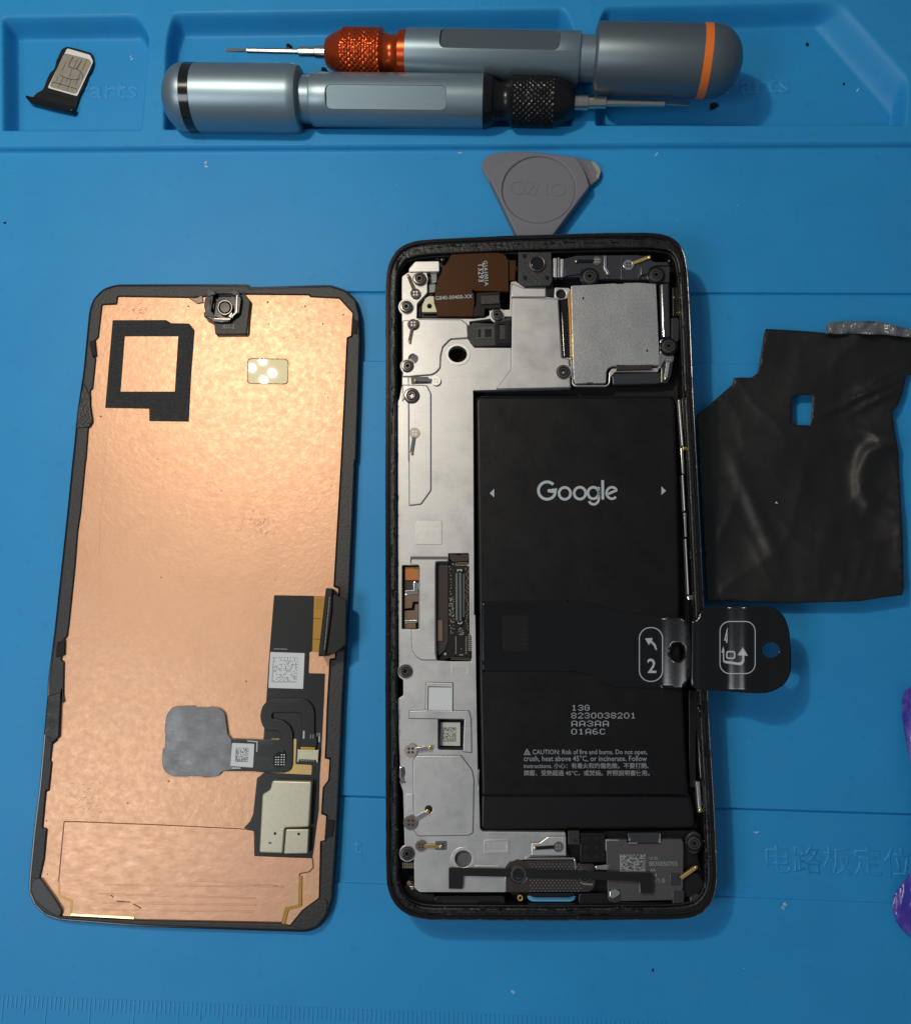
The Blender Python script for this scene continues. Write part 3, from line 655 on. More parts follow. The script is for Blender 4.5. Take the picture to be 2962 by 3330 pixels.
# ================================================================== the opened phone, tilted by the camera bar under its top end
pb, pt = W3(q1('F', 912,818), 8), W3(q1('C', 832,34), 11)
yv = Vector((pt.x-pb.x, pt.y-pb.y, 0)).normalized(); tl = .022
py = Vector((yv.x*math.cos(tl), yv.y*math.cos(tl), math.sin(tl))); px_ = py.cross(Vector((0,0,1))).normalized(); pz = px_.cross(py)
fh = Fr(Vector((pb.x, pb.y, .02)), px_, py, pz)
ph = thing('opened_phone', 'black phone body lying opened with battery, metal midplate and ribbon exposed', 'phone', fh)
rim = (q('C', 60,150,90,110,130,86,180,70,260,60,700,40,1200,26,1430,24,1500,30,1560,48,1605,86,1632,140,1648,230,1662,480,1680,926) + q('D', 1700,400,1722,850,1738,1190) + q('E', 1752,300,1768,640)
  + q('F', 1788,120,1802,420,1808,600,1795,680,1765,740,1720,785,1650,808,1560,815,900,820,260,816,190,806,130,784,80,745,45,690,26,620,22,500,20,0) + q('E', 18,400,20,0) + q('D', 18,500,20,0) + q('C', 20,600,20,330,26,240,38,190))
R0 = clean(fillet([fh.u(p, 8.5) for p in rim], .35, 3))
def ins(dd): return inset(R0, dd)
def led(side, top, bot):
    A, B = inset(R0, side), inset(R0, .5); o = []
    for a, b in zip(A, B):
        t = (b-a).normalized(); y = t.y
        sd = side if t.x > 0 else side*.78
        k = sd+((top-sd) if y < 0 else (bot-sd))*min(1, abs(y)**1.5); o.append(a+t*(k-side))
    return o
link('outer_frame', poly_mesh([R0, ins(.11)], .02, .85, .09, 3), rimm, ph)
link('rim_edge_highlight', poly_mesh([ins(.012), ins(.034)], .835, .854, .006), edge_m, ph)  # thin brighter ring added as the rim's highlight line
link('rim_lip_highlight', poly_mesh([ins(.098), ins(.122)], .74, .79, .02, 2), edge_m, ph)  # second bright ring, the highlight along the inner lip
link('adhesive_ledge', poly_mesh([ins(.10), led(.245, .345, .235)], .1, .77, .03, 1), adhes, ph)
link('inner_tub', poly_mesh([ins(.2)], .05, .22, .02), pitch, ph)
link('tub_wall', poly_mesh([led(.22, .32, .21), led(.27, .39, .27)], .1, .66, .03), black, ph)
cb = [Vector((x, y)) for x, y in ((-3.45,11.6),(3.45,11.6),(3.45,13.6),(-3.45,13.6))]
link('camera_bar', poly_mesh([fillet(cb, .3)], -.27, .06, .08, 2), blk_met, ph)
def P(name, pts, h0, h1, mat, r=.3, bev=.06, **k):
    if name == 'cast_step':
        h1 += .2; bev = max(bev, .3); slab('cast_shade_line', ph, fh, inset(pts, -1.9), h0, h0+.09, alu_dark, r, .01, href=h1)  # dark slab outlining each step, shade of the gap as colour
    return slab(name, k.pop('par', ph), fh, pts, h0, h1, mat, r, bev, **k)
# ledge details: flecks of adhesive, notches
fl = []
def edge_pts(k):
    L_ = ins(.22); o = []
    for _ in range(k):
        i = rnd.randrange(len(L_)); a, b = L_[i-1], L_[i]; o.append(a+(b-a)*rnd.random())
    return o
vs, fcs = [], []
tot = [(a, b, (b-a).length) for a, b in zip(ins(.19)[-1:]+ins(.19)[:-1], ins(.19))]
for _ in range(900):
    t = rnd.uniform(0, sum(x[2] for x in tot))
    for a, b, l in tot:
        if t < l: break
        t -= l
    dv = (b-a).normalized(); nn = Vector((-dv.y, dv.x)); c = a+dv*t+nn*rnd.uniform(-.07,.06); s = rnd.choice((.005,.007,.012,.018))*rnd.uniform(.6,1.2)
    k = len(vs)
    for i in range(4):
        an = rnd.random()+i*1.57; vs.append((c.x+s*math.cos(an), c.y+s*rnd.uniform(.4,1)*math.sin(an), .772))
    vs.append((c.x, c.y, .772+s*1.1)); fcs += [(k,k+1,k+4),(k+1,k+2,k+4),(k+2,k+3,k+4),(k+3,k,k+4)]
o = mesh('adhesive_flecks', ph, vs, fcs, mk('adhesive_fleck', (.16,.155,.145), .3, var=((30,.45,.6,(.02,.02,.02)),))); o['kind'] = 'stuff'
vs, fcs = [], []
for _ in range(150):
    t = rnd.uniform(0, sum(x[2] for x in tot))
    for a, b, l in tot:
        if t < l: break
        t -= l
    dv = (b-a).normalized(); nn = Vector((-dv.y, dv.x)); c = a+dv*t+nn*rnd.uniform(-.05,.04); L_ = rnd.uniform(.05,.3); k = len(vs)
    for i in range(6):
        o2_ = rnd.uniform(-.012,.012); w2 = rnd.uniform(.006,.022); p = c+dv*L_*(i/5)
        p1, p2 = p+nn*(o2_-w2), p+nn*(o2_+w2)
        vs += [(p1.x,p1.y,.768), (p.x,p.y,.776+rnd.uniform(.004,.018)), (p2.x,p2.y,.768)]
    for i in range(5):
        q0 = k+i*3; fcs += [(q0,q0+1,q0+4,q0+3),(q0+1,q0+2,q0+5,q0+4)]
o = mesh('adhesive_strands', ph, vs, fcs, adhes); o['kind'] = 'stuff'
# midplate
plate = (q('C', 112,262,145,240,245,240,247,350,192,408,190,488,500,490,560,482,582,470,580,445,690,440,695,292,722,288,765,320,885,322,885,372,950,380,972,700,1010,705,1018,862,492,876)
  + q('D', 494,0,499,1190) + q('E', 505,0,512,500,520,926) + q('F', 522,0,530,322,545,338,988,342,996,470,800,472,765,490,690,498,668,530,665,664,205,664,178,640,176,450,125,412,122,270,118,130,100,60)
  + q('E', 112,926,100,800,92,640,90,450,118,432,118,352,93,312,92,0) + q('D', 90,1190,89,30) + q('C', 95,926,112,842,110,300))
win1 = q('V', 275,482,500,482,496,1330,272,1330)
win2 = q('V', 725,432,890,432,890,325,1165,322,1175,1390,1205,1430,1205,1700,1190,1762,905,1760,742,1750,730,1650,720,500)
tof_h = q('C', 474,505,590,490,600,478,706,478,706,646,500,645,476,615)
lblh = q('E', 308,556,446,556,446,720,308,718)
hol = [win1, win2, tof_h, lblh, circ('C', 410,680, 50,44), circ('F', 440,485, 46,46), circ('C', 172,704, 17)]
P('midplate', plate, 4.6, 6.5, alu, .25, .10, holes=hol, rh=.2)
P('plate_bracket', q('C', 148,222,182,182,310,180,312,236,148,238), 5.0, 7.0, alu_hi, .3, .12)
# raised and sunk areas of the casting
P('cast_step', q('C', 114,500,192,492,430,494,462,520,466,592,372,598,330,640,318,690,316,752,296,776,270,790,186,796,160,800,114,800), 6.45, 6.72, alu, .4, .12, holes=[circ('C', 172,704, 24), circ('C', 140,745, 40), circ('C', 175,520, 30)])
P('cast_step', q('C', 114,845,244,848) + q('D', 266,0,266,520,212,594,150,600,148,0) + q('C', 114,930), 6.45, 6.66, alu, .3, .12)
P('cast_rib', circ('C', 412,680, 66,60, 36), 6.4, 6.62, alu_hi, 0, .08, holes=[circ('C', 410,680, 50,44)], rh=0)
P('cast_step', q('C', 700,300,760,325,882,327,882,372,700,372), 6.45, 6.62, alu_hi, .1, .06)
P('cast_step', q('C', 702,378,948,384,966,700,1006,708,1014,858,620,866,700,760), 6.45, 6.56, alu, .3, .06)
P('thermal_pad', q('D', 180,700,192,680,326,680,326,812,176,810), 6.45, 6.62, alu_hi, .5, .08)
P('cast_bevel_shade', q('V', 384,366,885,366,885,412,400,412,384,470), 6.45, 6.53, alu_dark, .3, .02)  # dark strip: the bevel's shade put into the colour
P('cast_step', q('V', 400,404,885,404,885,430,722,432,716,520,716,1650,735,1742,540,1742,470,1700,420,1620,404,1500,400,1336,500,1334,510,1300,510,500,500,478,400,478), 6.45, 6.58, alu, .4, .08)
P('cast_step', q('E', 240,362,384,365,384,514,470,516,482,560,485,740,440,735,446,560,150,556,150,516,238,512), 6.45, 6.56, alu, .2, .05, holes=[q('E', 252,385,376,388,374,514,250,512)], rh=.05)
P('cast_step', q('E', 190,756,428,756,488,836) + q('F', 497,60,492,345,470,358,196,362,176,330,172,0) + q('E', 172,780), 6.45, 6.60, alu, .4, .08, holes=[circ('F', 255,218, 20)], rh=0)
P('cast_rib', circ('F', 440,485, 66,64, 36), 6.4, 6.58, alu_hi, 0, .06, holes=[circ('F', 440,485, 46)], rh=0)
P('hole_plug', circ('F', 438,485, 47), 3, 5.6, mk('grey_felt', (.10,.10,.095), .8), 0, .05)
P('cast_rib', q('F', 552,382,690,380,690,458,552,460), 6.4, 6.6, alu, .4, .07, holes=[q('F', 560,392,672,390,672,440,560,442)], rh=.1)
P('recess_plate', q('F', 556,388,676,386,676,444,556,446), 6.42, 6.54, alu_hi, .1, .02)
P('cast_rib', q('F', 500,520,632,520,632,532,500,530), 6.45, 6.6, alu_hi, .1, .05)
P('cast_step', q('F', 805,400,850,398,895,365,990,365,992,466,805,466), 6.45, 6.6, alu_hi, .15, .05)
P('hinge_seam', q('D', 146,60,149,60,148,170,145,170), 6.6, 6.69, alu_dark, 0, .01)
P('hinge_seam', q('Z', 226,672,236,672,240,2040,230,2040), 6.6, 6.69, alu_dark, 0, .01)
# left window: flex and small cans
P('window_flex', q('V', 280,485,500,485,500,1335,275,1330), 3.0, 4.2, pitch, .1, .05)
P('orange_flex', q('V', 315,505,497,505,497,684,315,684), 4.2, 5.2, orange_f, .1, .08)
P('flex_can', q('V', 312,695,440,695,440,820,312,822), 4.2, 5.2, usb_m, .2, .1)
P('flex_can', q('V', 305,870,495,868,495,965,420,970,405,1050,305,1060), 4.2, 5.1, tan, .1, .08)
P('flex_can', q('V', 305,1088,440,1082,450,1000,495,1000,490,1215,305,1215), 4.2, 5.1, tan, .1, .08)
P('flex_can', q('V', 305,1250,455,1250,460,1325,305,1325), 4.2, 5.0, tan, .15, .08)
P('flex_clip', stroke(q('V', 455,705,458,840,318,850), 14), 4.3, 5.35, chrome, 0, .08)
P('flex_clip', stroke(q('V', 485,725,480,800), 12), 4.3, 5.3, chrome, 0, .08)
P('flex_clip', stroke(q('V', 312,1235,460,1232,475,1215), 10), 4.3, 5.2, chrome, 0, .06)
# pcb window
P('well_side', q('V', 735,440,888,440,888,1500,850,1600,770,1690,735,1650), 4.0, 5.3, usb_m, .3, .1)
P('well_flex', q('V', 750,1215,815,1215,815,1490,750,1490), 5.3, 5.6, tan, .2, .06)
bd = P('connector_board', q('V', 885,420,1165,420,1178,1395,1205,1432,1205,1700,1160,1705,960,1700,830,1740,760,1740,850,1610,885,1520), 3.6, 5.0, pcb, .2, .04)
P('board_end', q('V', 898,325,975,325,1000,345,1070,345,1085,322,1160,325,1162,425,960,440,905,400), 4.8, 5.9, usb_m, .2, .1)
P('board_end', q('V', 930,1705,1195,1712,1195,1755,915,1742), 4.8, 5.6, usb_m, .2, .1)
P('copper_bus', q('V', 1015,444,1148,444,1148,458,1015,458), 4.9, 5.2, gold, .1, .03)
bc = P('board_connector', q('V', 1010,550,1078,550,1082,1250,1012,1250), 5.0, 5.9, blk_met, .2, .08)
P('connector_groove', q('V', 1032,580,1062,580,1066,1225,1036,1225), 5.9, 5.94, anod_d, .1, .01, par=bc)
P('connector_end', q('V', 1005,535,1078,535,1072,572,1052,555,1026,555,1014,575), 5.6, 6.0, solder, .15, .04, par=bc)
P('connector_end', q('V', 1015,1235,1035,1250,1060,1250,1080,1228,1078,1252,1050,1270,1020,1262), 5.6, 6.0, solder, .15, .04, par=bc)
boxes('connector_pins', bd, fh, [rect_at('V', 1002+x*.0, 592+i*12.6, 26, 6.5) for i in range(50) for x in (0,)]+[rect_at('V', 1092, 600+i*12.6, 22, 6) for i in range(46)], 5.0, 5.3, solder)
pads = []
for i in range(22): pads.append(rect_at('V', 905+rnd.uniform(-4,28), 500+i*41+rnd.uniform(-8,8), rnd.uniform(7,15), rnd.uniform(7,15)))
for i in range(60): pads.append(rect_at('V', rnd.uniform(902,975), rnd.uniform(900,1400), 11, 9))
for i in range(40): pads.append(rect_at('V', rnd.choice((1120,1136,1152)), 520+i*21+rnd.uniform(-3,3), 10, 9))
for i in range(14): pads.append(rect_at('V', 990, 1435+i*17, 13, 10)); pads.append(rect_at('V', 1126, 1435+i*17, 13, 10))
for i in range(3):
    for j in range(9): pads.append(rect_at('V', 1162+i*19, 1405+j*26, 12, 16))
for i in range(9): pads.append(rect_at('V', 985+i*17, 480, 9, 14))
for i in range(26): pads.append(rect_at('V', rnd.uniform(1020,1100), rnd.uniform(1310,1400), 9, 7))
pads += [circ('V', 848,1662, 18,None,10), circ('V', 1152,482, 16,None,10), circ('V', 952,466, 9,None,8), circ('V', 995,458, 9,None,8), rect_at('V', 1062,1674, 52,12), rect_at('V', 1060,1404, 54,9), rect_at('V', 1060,1595, 8,20), rect_at('V', 932,400, 16,14)]
boxes('solder_pads', bd, fh, pads, 5.0, 5.06, solder)
P('board_latch', q('E', 385,282,460,284,460,318,385,316), 5.6, 6.2, usb_m, .2, .08)
P('latch_recess', q('E', 375,254,475,254,475,318,375,316), 6.4, 6.56, alu_hi, .1, .03, holes=[q('E', 386,284,459,285,459,316,386,315)], rh=.1)
# labels on the plate (the square code itself is left off)
P('label', q('E', 255,388,376,390,374,512,253,510), 6.5, 6.58, white_l, .05, .02)
P('label_well', q('E', 308,556,446,556,446,720,308,718), 3.6, 4.4, pitch, .3, .05)
l3 = P('label', q('E', 318,576,424,576,424,704,314,702), 4.4, 5.2, mk('grey_label', (.52,.54,.48), .55), .06, .05)
datamatrix('dot_code', l3, fh, 'E', 330,602,404,680, 20, 5.2, ink_b, .5, -2, .85)
P('well_rim', q('E', 302,550,452,550,452,726,302,724), 6.4, 6.62, black, .5, .06, holes=[q('E', 312,560,442,560,442,714,312,712)], rh=.3)
# antenna contacts
def contact(r, x, y, rad, tx, ty, dark=True, h=6.98, wd=None, disc=alu_dark, armm=None):
    d_ = P('contact_pad', circ(r, x, y, rad, None, 22), h-.2, h+.05, disc, 0, .03)
    for i in (-1, 1):
        for j in (-1, 1): slab('weld_dot', d_, fh, circ(r, x+i*rad*.28, y+j*rad*.28, rad*.2, None, 10), h+.05, h+.09, steel if dark else usb_m, 0, .01)
    dx, dy = tx-x, ty-y; l = math.hypot(dx, dy); k = (rad*.8)/l
    slab('spring_arm', d_, fh, stroke(q(r, x+dx*k, y+dy*k, tx, ty), (wd or rad*.62)*SCL[r]), h, h+.22, armm or (blk_met if dark else gold), .05, .05)
    slab('spring_tip', d_, fh, circ(r, tx, ty, rad*.3, rad*.36, 12), h, h+.5, gold, 0, .2, res=2)
contact('X', 402,632, 60, 318,420, h=6.98, disc=usb_m, armm=usb_m)
contact('X', 375,992, 58, 332,1200, h=6.98, disc=usb_m, armm=usb_m)
P('tip_well', q('Z', 222,66,330,70,330,240,222,240), 6.6, 6.76, alu_dark, .3, .03)
contact('Z', 668,765, 78, 340,755, h=6.98, disc=alu_hi, armm=alu_dark)
P('tip_well', q('Z', 270,705,540,705,560,722,560,815,280,825), 6.4, 6.6, alu_dark, .3, .03)
contact('Z', 330,1595, 84, 282,1905, h=6.98, disc=mk('dull_pad', (.36,.33,.27), .4, .6), armm=alu_dark)
P('tip_well', q('Z', 232,1815,350,1815,340,1995,228,1995), 6.6, 6.80, alu_dark, .3, .03)
padm = mk('brown_pad', (.20,.17,.155), .38, .7)
contact('E', 158,728, 36, 262,715, False, disc=mk('tan_pad', (.42,.37,.32), .4, .7), armm=chrome)
contact('F', 158,290, 40, 248,232, False, disc=padm, armm=chrome)
contact('F', 212,415, 30, 320,420, False, disc=padm)
contact('F', 950,420, 28, 824,428, True, disc=padm)
P('tip_well', q('F', 290,390,352,388,350,436,290,436), 6.5, 6.62, alu_dark, .2, .03)
P('arm_hole', circ('F', 256,218, 18), 6.2, 6.66, pitch, 0, .01)
# left edge clips
P('edge_flex', q('F', 118,20,160,10,172,130,172,230,135,228,130,130,120,90), 5.5, 6.4, usb_m, .2, .08)
P('edge_clip', q('F', 133,135,170,135,168,228,138,226), 6.3, 6.6, alu_hi, .1, .05)
P('edge_clip', q('E', 96,820,128,812,132,850,126,880,136,905,112,908,94,870), 5.6, 6.5, chrome, .15, .1)
# battery
bt_out = q('D', 506,14,1576,14,1590,420,1606,1190) + q('E', 1620,300,1640,760,1650,926) + q('F', 1652,150,1655,156,535,152) + q('E', 535,926,522,300) + q('D', 522,1190)
P('battery_well', q('C', 490,874,1590,850) + q('D', 1620,420,1640,1190) + q('F', 1700,330,545,338,528,320,520,0) + q('D', 498,900), 2.2, 2.7, pitch, .2, .05)
bt = P('battery', bt_out, 4.6, 6.3, batt, 1.6, .75, res=4)
P('battery_skirt', bt_out, 2.7, 5.2, batt, 1.0, .5, par=bt)
P('fold_flap', q('F', 534,128,1656,126,1686,250,1692,308,1665,322,548,332,530,318), 2.7, 5.75, batt2, .9, .7, res=3, par=bt)
P('wrap_edge', q('D', 530,12,1560,12,1562,24,532,24), 4.6, 5.4, batt2, .2, .2, par=bt)
# battery lettering
HB = 6.3
lg = []
def gl(pts, wd): strip('logo', bt, fh, pts, wd*SCL['D'], HB, HB+.04, ink, .005)
gl(arc('D', 890,521, 46.5,-44, -330, 26)+q('D', 936,522, 893,522), 15)
for x, y in ((985,536),(1066,535)): gl(arc('D', x, y, 31, 0, 350, 26, 32)+arc('D', x, y, 31, 355, 362, 1, 32), 14)
gl(arc('D', 1138,534, 29, 0, 350, 24, 31)+arc('D', 1138,534, 29, 355, 362, 1, 31), 14)
gl(q('D', 1166,502,1167,566)+arc('D', 1140,566, 27, 8, 155, 10, 29), 13.5)
gl(q('D', 1188,465,1189,569), 14.5)
gl(q('D', 1214,541,1264,519)+arc('D', 1238,534, 29, -33, -318, 20, 31), 13)
for tri in ((582,535,606,512,606,558), (1528,522,1504,499,1504,545)): P('arrow_mark', q('D', *tri), HB if tri[0] < 600 else HB, HB+.04, ink, 0, .005, par=bt)
G57 = {'0':'0111010001100011000110001100010111','1':'00100011000010000100001000010001110','2':'01110100010000100010001000100011111','3':'01110100010000100110000011000101110','4':'00010001100101010010111110001000010',
 '5':'11111100001111000001000011000101110','6':'01110100001000011110100011000101110','8':'01110100011000101110100011000101110','A':'01110100011000110001111111000110001','C':'01110100011000010000100001000101110','G':'01110100011000010111100011000101110'}
G57['0'] = '01110100011000110001100011000101110'
def dots(s, x0, x1, y0, hh):
    cs = []; ad = (x1-x0)/(len(s)-.22); cw = ad*.78/5
    for i, ch_ in enumerate(s):
        for k, b in enumerate(G57[ch_]):
            if b == '1': cs.append(rect_at('E', x0+i*ad+(k % 5+.5)*cw, y0-hh+(k//5+.5)*hh/7, cw*.92, hh/7*.74))
    boxes('code_print', bt, fh, cs, HB, HB+.03, ink)
dots('13G', 1022,1118, 514,31); dots('8230038201', 1020,1366, 556,31); dots('AA3AA', 1020,1221, 599,31); dots('01A6C', 1020,1202, 642,31)
for s_, xa, xb, yy, ys in (('CAUTION: Risk of fire and burns. Do not open,', 812,1428,748,1.12), ('crush, heat above 45°C, or incinerate. Follow', 765,1426,785,1.12),
    ('instructions. 小心：有着火和灼傷危險。不要打開、', 765,1436,822,1.0), ('擠壓、受熱超過 45°C，或焚燒。按照說明書使用。', 765,1440,861,1.0)):
    text('caution_print', bt, fh, s_, q1('E', xa,yy), q1('E', xb,yy), HB, ink_d, ys, .03, .006)
strip('caution_sign', bt, fh, q('E', 782,719,766,751,800,751,783,719.5), 3*SCL['E'], HB, HB+.03, ink_d, .004)
strip('caution_sign', bt, fh, q('E', 783,731,783,742), 3*SCL['E'], HB, HB+.03, ink_d, .004)
P('caution_sign', rect_at('E', 783,746.5,3,3), HB, HB+.03, ink_d, 0, .004, par=bt)
# pull tab over the battery, looped past the rim and out over the mat
def ztab(u, v):
    return lerp(u, (1560,6.55), (2138,6.62), (2138.1,6.62), (2250,9.6), (2276,10.0), (2300,9.5), (2352,8.9), (2436,11.2), (2462,11.0), (2570,9.2))
fh_tab = Fr(Vector((pb.x, pb.y, .02)), px_, py, pz)
tab_a = q('D', 537,1118,800,1114,1060,1112,1130,1124,1230,1160,1330,1180,1400,1184) + q('W', 400,322,560,325,620,345,665,420,682,560,685,780,672,900,640,975,600,1022,420,1022) + q('E', 1260,388,1200,368,1120,324,1060,305,1040,303,540,303)
pt_ = film('pull_tab', ph, fh, tab_a, ztab, 9, film_m, jitter=0, holes=[circ('W', 548,670, 66,92, 20)], thick=.06)
tab_b = q('W', 690,352,740,330,830,205,1130,212,1480,215,1590,290,1650,430,1672,700,1670,870,1610,990,1450,1075,1250,1075,1050,1055,800,1045,700,1022,676,960,684,800,690,560)
tab2 = film('tab_end', pt_, fh, [tuple(p) for p in fillet([Vector(p) for p in tab_b], 45, 5)], lambda u, v: ztab(u, v)-.25*math.exp(-((u-2262)/12)**2), 12, film_m, jitter=0, holes=[circ('W', 1470,648, 88,76, 22)], thick=.06)
P('tab_strip', q('D', 537,1120,542,1120) + q('E', 546,302,540,302), 6.55, 6.62, black_g, 0, .01, par=pt_)
P('tab_window', q('E', 650,12,668,2,790,2,790,196,668,196,655,180), 6.60, 6.70, mk('tab_print', (.011,.009,.0085), .22), .4, .02, par=pt_)
for i in range(4): P('tab_barcode', rrect('E', 742,80+i*24,784,88+i*24), 6.70, 6.74, black_m, 0, .005, par=pt_)
def tline(name, pts, wd, h, par, mat=ink):
    fr = fh; o = []
    return strip(name, par, fr, pts, wd, h, h+.04, mat, .006)
# printed marks follow the wavy film: height read at their own place
def fprint(name, par, loops, mat=ink, dz=.09):
    us = [p for l in loops for p in l]
    return film(name, par, fh, loops[0], lambda u, v: ztab(u, v)+dz, 6, mat, holes=loops[1:], thick=.03)
pill = lambda x0, x1, y0, y1, r, k=10: [p for cx, cy, a in ((x1-r,y0+r,-90),(x1-r,y1-r,0),(x0+r,y1-r,90),(x0+r,y0+r,180)) for p in arc('W', cx, cy, r, a, a+90, k)]
fprint('step_outline', pt_, [pill(172,410,422,962,112), pill(182,400,432,952,103)])
fprint('step_arrow', pt_, [q('W', 234,534,308,528,302,556,335,590,352,640,350,650,335,648,322,612,300,585,285,578,270,602)])
text('step_number', pt_, fh, '2', q1('W',258,872), q1('W',344,872), 6.72, ink, 1.05, .04, .012)
fprint('step_outline', tab2, [pill(966,1322,362,885,100), pill(976,1312,372,875,91)])
fprint('step_arrow', tab2, [q('W', 1140,700,1196,620,1248,706,1210,704,1210,760,1195,790,1170,800,1020,778,1000,760,998,675,985,672,1004,610,1018,670,1012,674,1014,752,1150,772,1180,765,1190,740,1190,704)])
fprint('step_sign', tab2, [pill(1030,1122,656,738,24,5), pill(1045,1106,672,722,12,4)])
fprint('step_number', tab2, [q('W', 1010,555,1040,430,1044,430,1044,555,1040,580,1032,580,1030,558), q('W', 1024,545,1034,500,1034,545)])
# brown ribbon and the parts at the top
P('ribbon_bed', q('X', 545,380,660,380,640,620,545,620,430,720,425,920,1090,915,1110,600,1520,600,1520,150,800,150), 3.0, 4.6, black, .2, .06)
rb = P('brown_ribbon', q('X', 830,170,905,156,1380,150,1460,175,1500,240,1504,610,1110,602,1085,585,1068,605,1100,640,1098,760,1082,905,662,905,655,850,632,770,626,690,640,580,665,480,720,355,785,250), 5.6, 7.0, brownf, .25, .12)
tr = []
for i in range(34):
    x = 640+i*17
    a, b = (x, 560+i*2.0), (x+200, 300+i*2)
    tr.append((x, i))
lines = []
for i in range(18):
    o_ = i*27
    lines.append(stroke(q('X', 664+o_*.28, 505+o_*.36, 840+o_*.72, 250+o_*.36), 2.0))
for i in range(13):
    o_ = i*30
    lines.append(stroke(q('X', 648+o_, 860-0, 760+o_*.95, 735), 2.0))
boxes('ribbon_traces', rb, fh, [l for l in lines], 7.0, 7.03, brown_l)
text('ribbon_print', rb, fh, 'G840-00400-XX', q1('X', 640,712), q1('X', 1076,688), 7.02, ink, 1.05, .03, .004)
text('ribbon_print', rb, fh, 'G1A1001A', q1('X', 1205,250), q1('X', 1222,545), 7.02, ink, .95, .03, .004)
text('ribbon_print', rb, fh, 'T3293', q1('X', 1142,275), q1('X', 1150,498), 7.02, ink, .95, .03, .004)
P('ribbon_end', q('X', 1515,240,1592,240,1580,480,1515,480), 5.0, 6.6, brownf, .1, .1)
P('ribbon_clamp', q('X', 1125,625,1400,612,1412,800,1290,812,1225,810,1215,900,1085,905,1090,820,1120,760), 5.8, 7.3, black_m, .2, .1)
P('clamp_block', q('X', 1175,660,1392,650,1400,752,1180,762), 7.2, 7.7, bezelm, .15, .1)
P('corner_socket', q('X', 480,780,520,690,560,665,620,665,628,760,665,855,480,855), 4.8, 6.0, cream_can, .15, .08, holes=[circ('X', 570,782, 28,None,16)], rh=0)
P('socket_clip', q('X', 585,400,655,380,655,500,600,520), 4.8, 6.0, chrome, .1, .08)
P('socket_clip', q('X', 565,530,645,520,632,620,565,625), 4.8, 5.8, chrome, .1, .08)
P('corner_well', q('X', 425,720,540,625,545,380,700,375,620,640,470,770,465,920,425,915), 4.4, 5.2, black, .2, .1)
P('earpiece_mesh', q('X', 470,130,800,130,800,225,690,240,470,240), 4.5, 5.4, black, .2, .1)
P('gold_plate', q('X', 555,190,688,190,680,225,555,225), 5.4, 5.8, pale_gold, .1, .08)
P('rubber_drop', circ('X', 725,222, 38), 5.2, 6.2, black_g, 0, .5, res=3)
P('grey_gusset', q('X', 690,380,840,180,960,185,800,250,720,360), 5.0, 5.5, tran, .1, .05)
fc = P('front_camera', q('C', 736,130,914,130,920,285,905,312,770,316,735,290), 4.5, 7.4, bezelm, .3, .2)
slab('camera_barrel', fc, fh, circ('C', 838,192, 44), 7.4, 7.9, screwm, 0, .2, holes=[circ('C', 838,192, 34)], rh=0)
slab('lens', fc, fh, circ('C', 838,192, 34), 7.2, 7.6, black_g, 0, .3, res=3)
for x, y in ((768,152),(770,268),(890,268)): slab('camera_peg', fc, fh, circ('C', x, y, 11,None,12), 7.4, 7.6, blk_met, 0, .08)
P('camera_foot', q('C', 760,285,920,290,928,372,890,372,884,318,760,318), 4.5, 6.2, black, .2, .1)
tf = P('proximity_housing', q('C', 460,528,494,508,600,515,612,500,632,490,700,480,704,632,500,640,478,612,462,598), 4.4, 6.7, bezelm, .2, .2)
slab('sensor_window', tf, fh, q('C', 512,535,606,530,606,596,512,600), 6.7, 6.82, foam, .1, .05)
slab('sensor_eye', tf, fh, q('C', 555,546,592,544,592,588,556,588), 6.82, 6.86, pitch, .2, .01)
slab('sensor_eye', tf, fh, q('C', 518,546,534,546,534,590,518,590), 6.82, 6.86, pitch, .2, .01)
slab('sensor_frame', tf, fh, q('C', 610,508,692,496,692,624,612,626), 6.7, 7.1, black_m, .1, .1, holes=[q('C', 630,520,666,518,664,598,630,600)], rh=.05)
# big rear camera shield and its bracket
P('shield_bracket', q('Y', 85,562,250,568,262,580,232,690,150,705,80,690), 5.0, 6.3, alu_hi, .3, .1, holes=[circ('Y', 160,640, 58)], rh=0)
P('locating_pin', circ('Y', 160,640, 57), 4.0, 5.4, pitch, 0, .05)
P('shield_bracket', q('Y', 180,1395,270,1390,300,1690,330,1718,690,1718,722,1690,728,1570,760,1520,1330,1512,1330,1180,1420,1170,1500,1210,1520,1290,1440,1345,1310,1350,1310,1560,800,1560,745,1620,735,1700,700,1732,320,1732,290,1700,280,1420,180,1412), 5.0, 6.2, alu_hi, .3, .12)
P('shield_side', q('Y', 1330,1185,1420,1165,1505,1200,1530,1280,1480,1350,1330,1345), 5.6, 6.25, alu_hi, .3, .1)
sh = P('rear_camera_shield', q('Y', 276,548,290,540,810,512,812,520,900,517,905,508,1090,505,1282,520,1300,900,1325,1468,1315,1480,760,1492,712,1520,695,1560,690,1685,680,1692,552,1694,545,1685,470,1688,462,1696,335,1700,308,1660,300,1400,285,900), 4.0, 7.0, steel, .25, .12)
for x, y in ((421,690),(1176,1308)): slab('shield_hole', sh, fh, circ('Y', x, y, 11,16,14), 6.95, 7.02, pitch, 0, .005)
P('tape_patch', q('Y', 815,1475,960,1480,1240,1475,1235,1525,812,1540), 6.0, 7.08, usb_m, .05, .03)
P('camera_flex', q('Y', 140,700,250,655,262,900,285,1420,180,1392,160,1000), 4.0, 5.6, black_g, .1, .4, res=3)
P('gold_flex', q('Y', 262,575,278,590,300,1415,272,1415,255,900,240,680), 4.6, 6.3, golden, .1, .15)
P('flex_glint', q('Y', 264,1120,284,1120,290,1385,270,1390), 6.25, 6.4, gold, .05, .05)
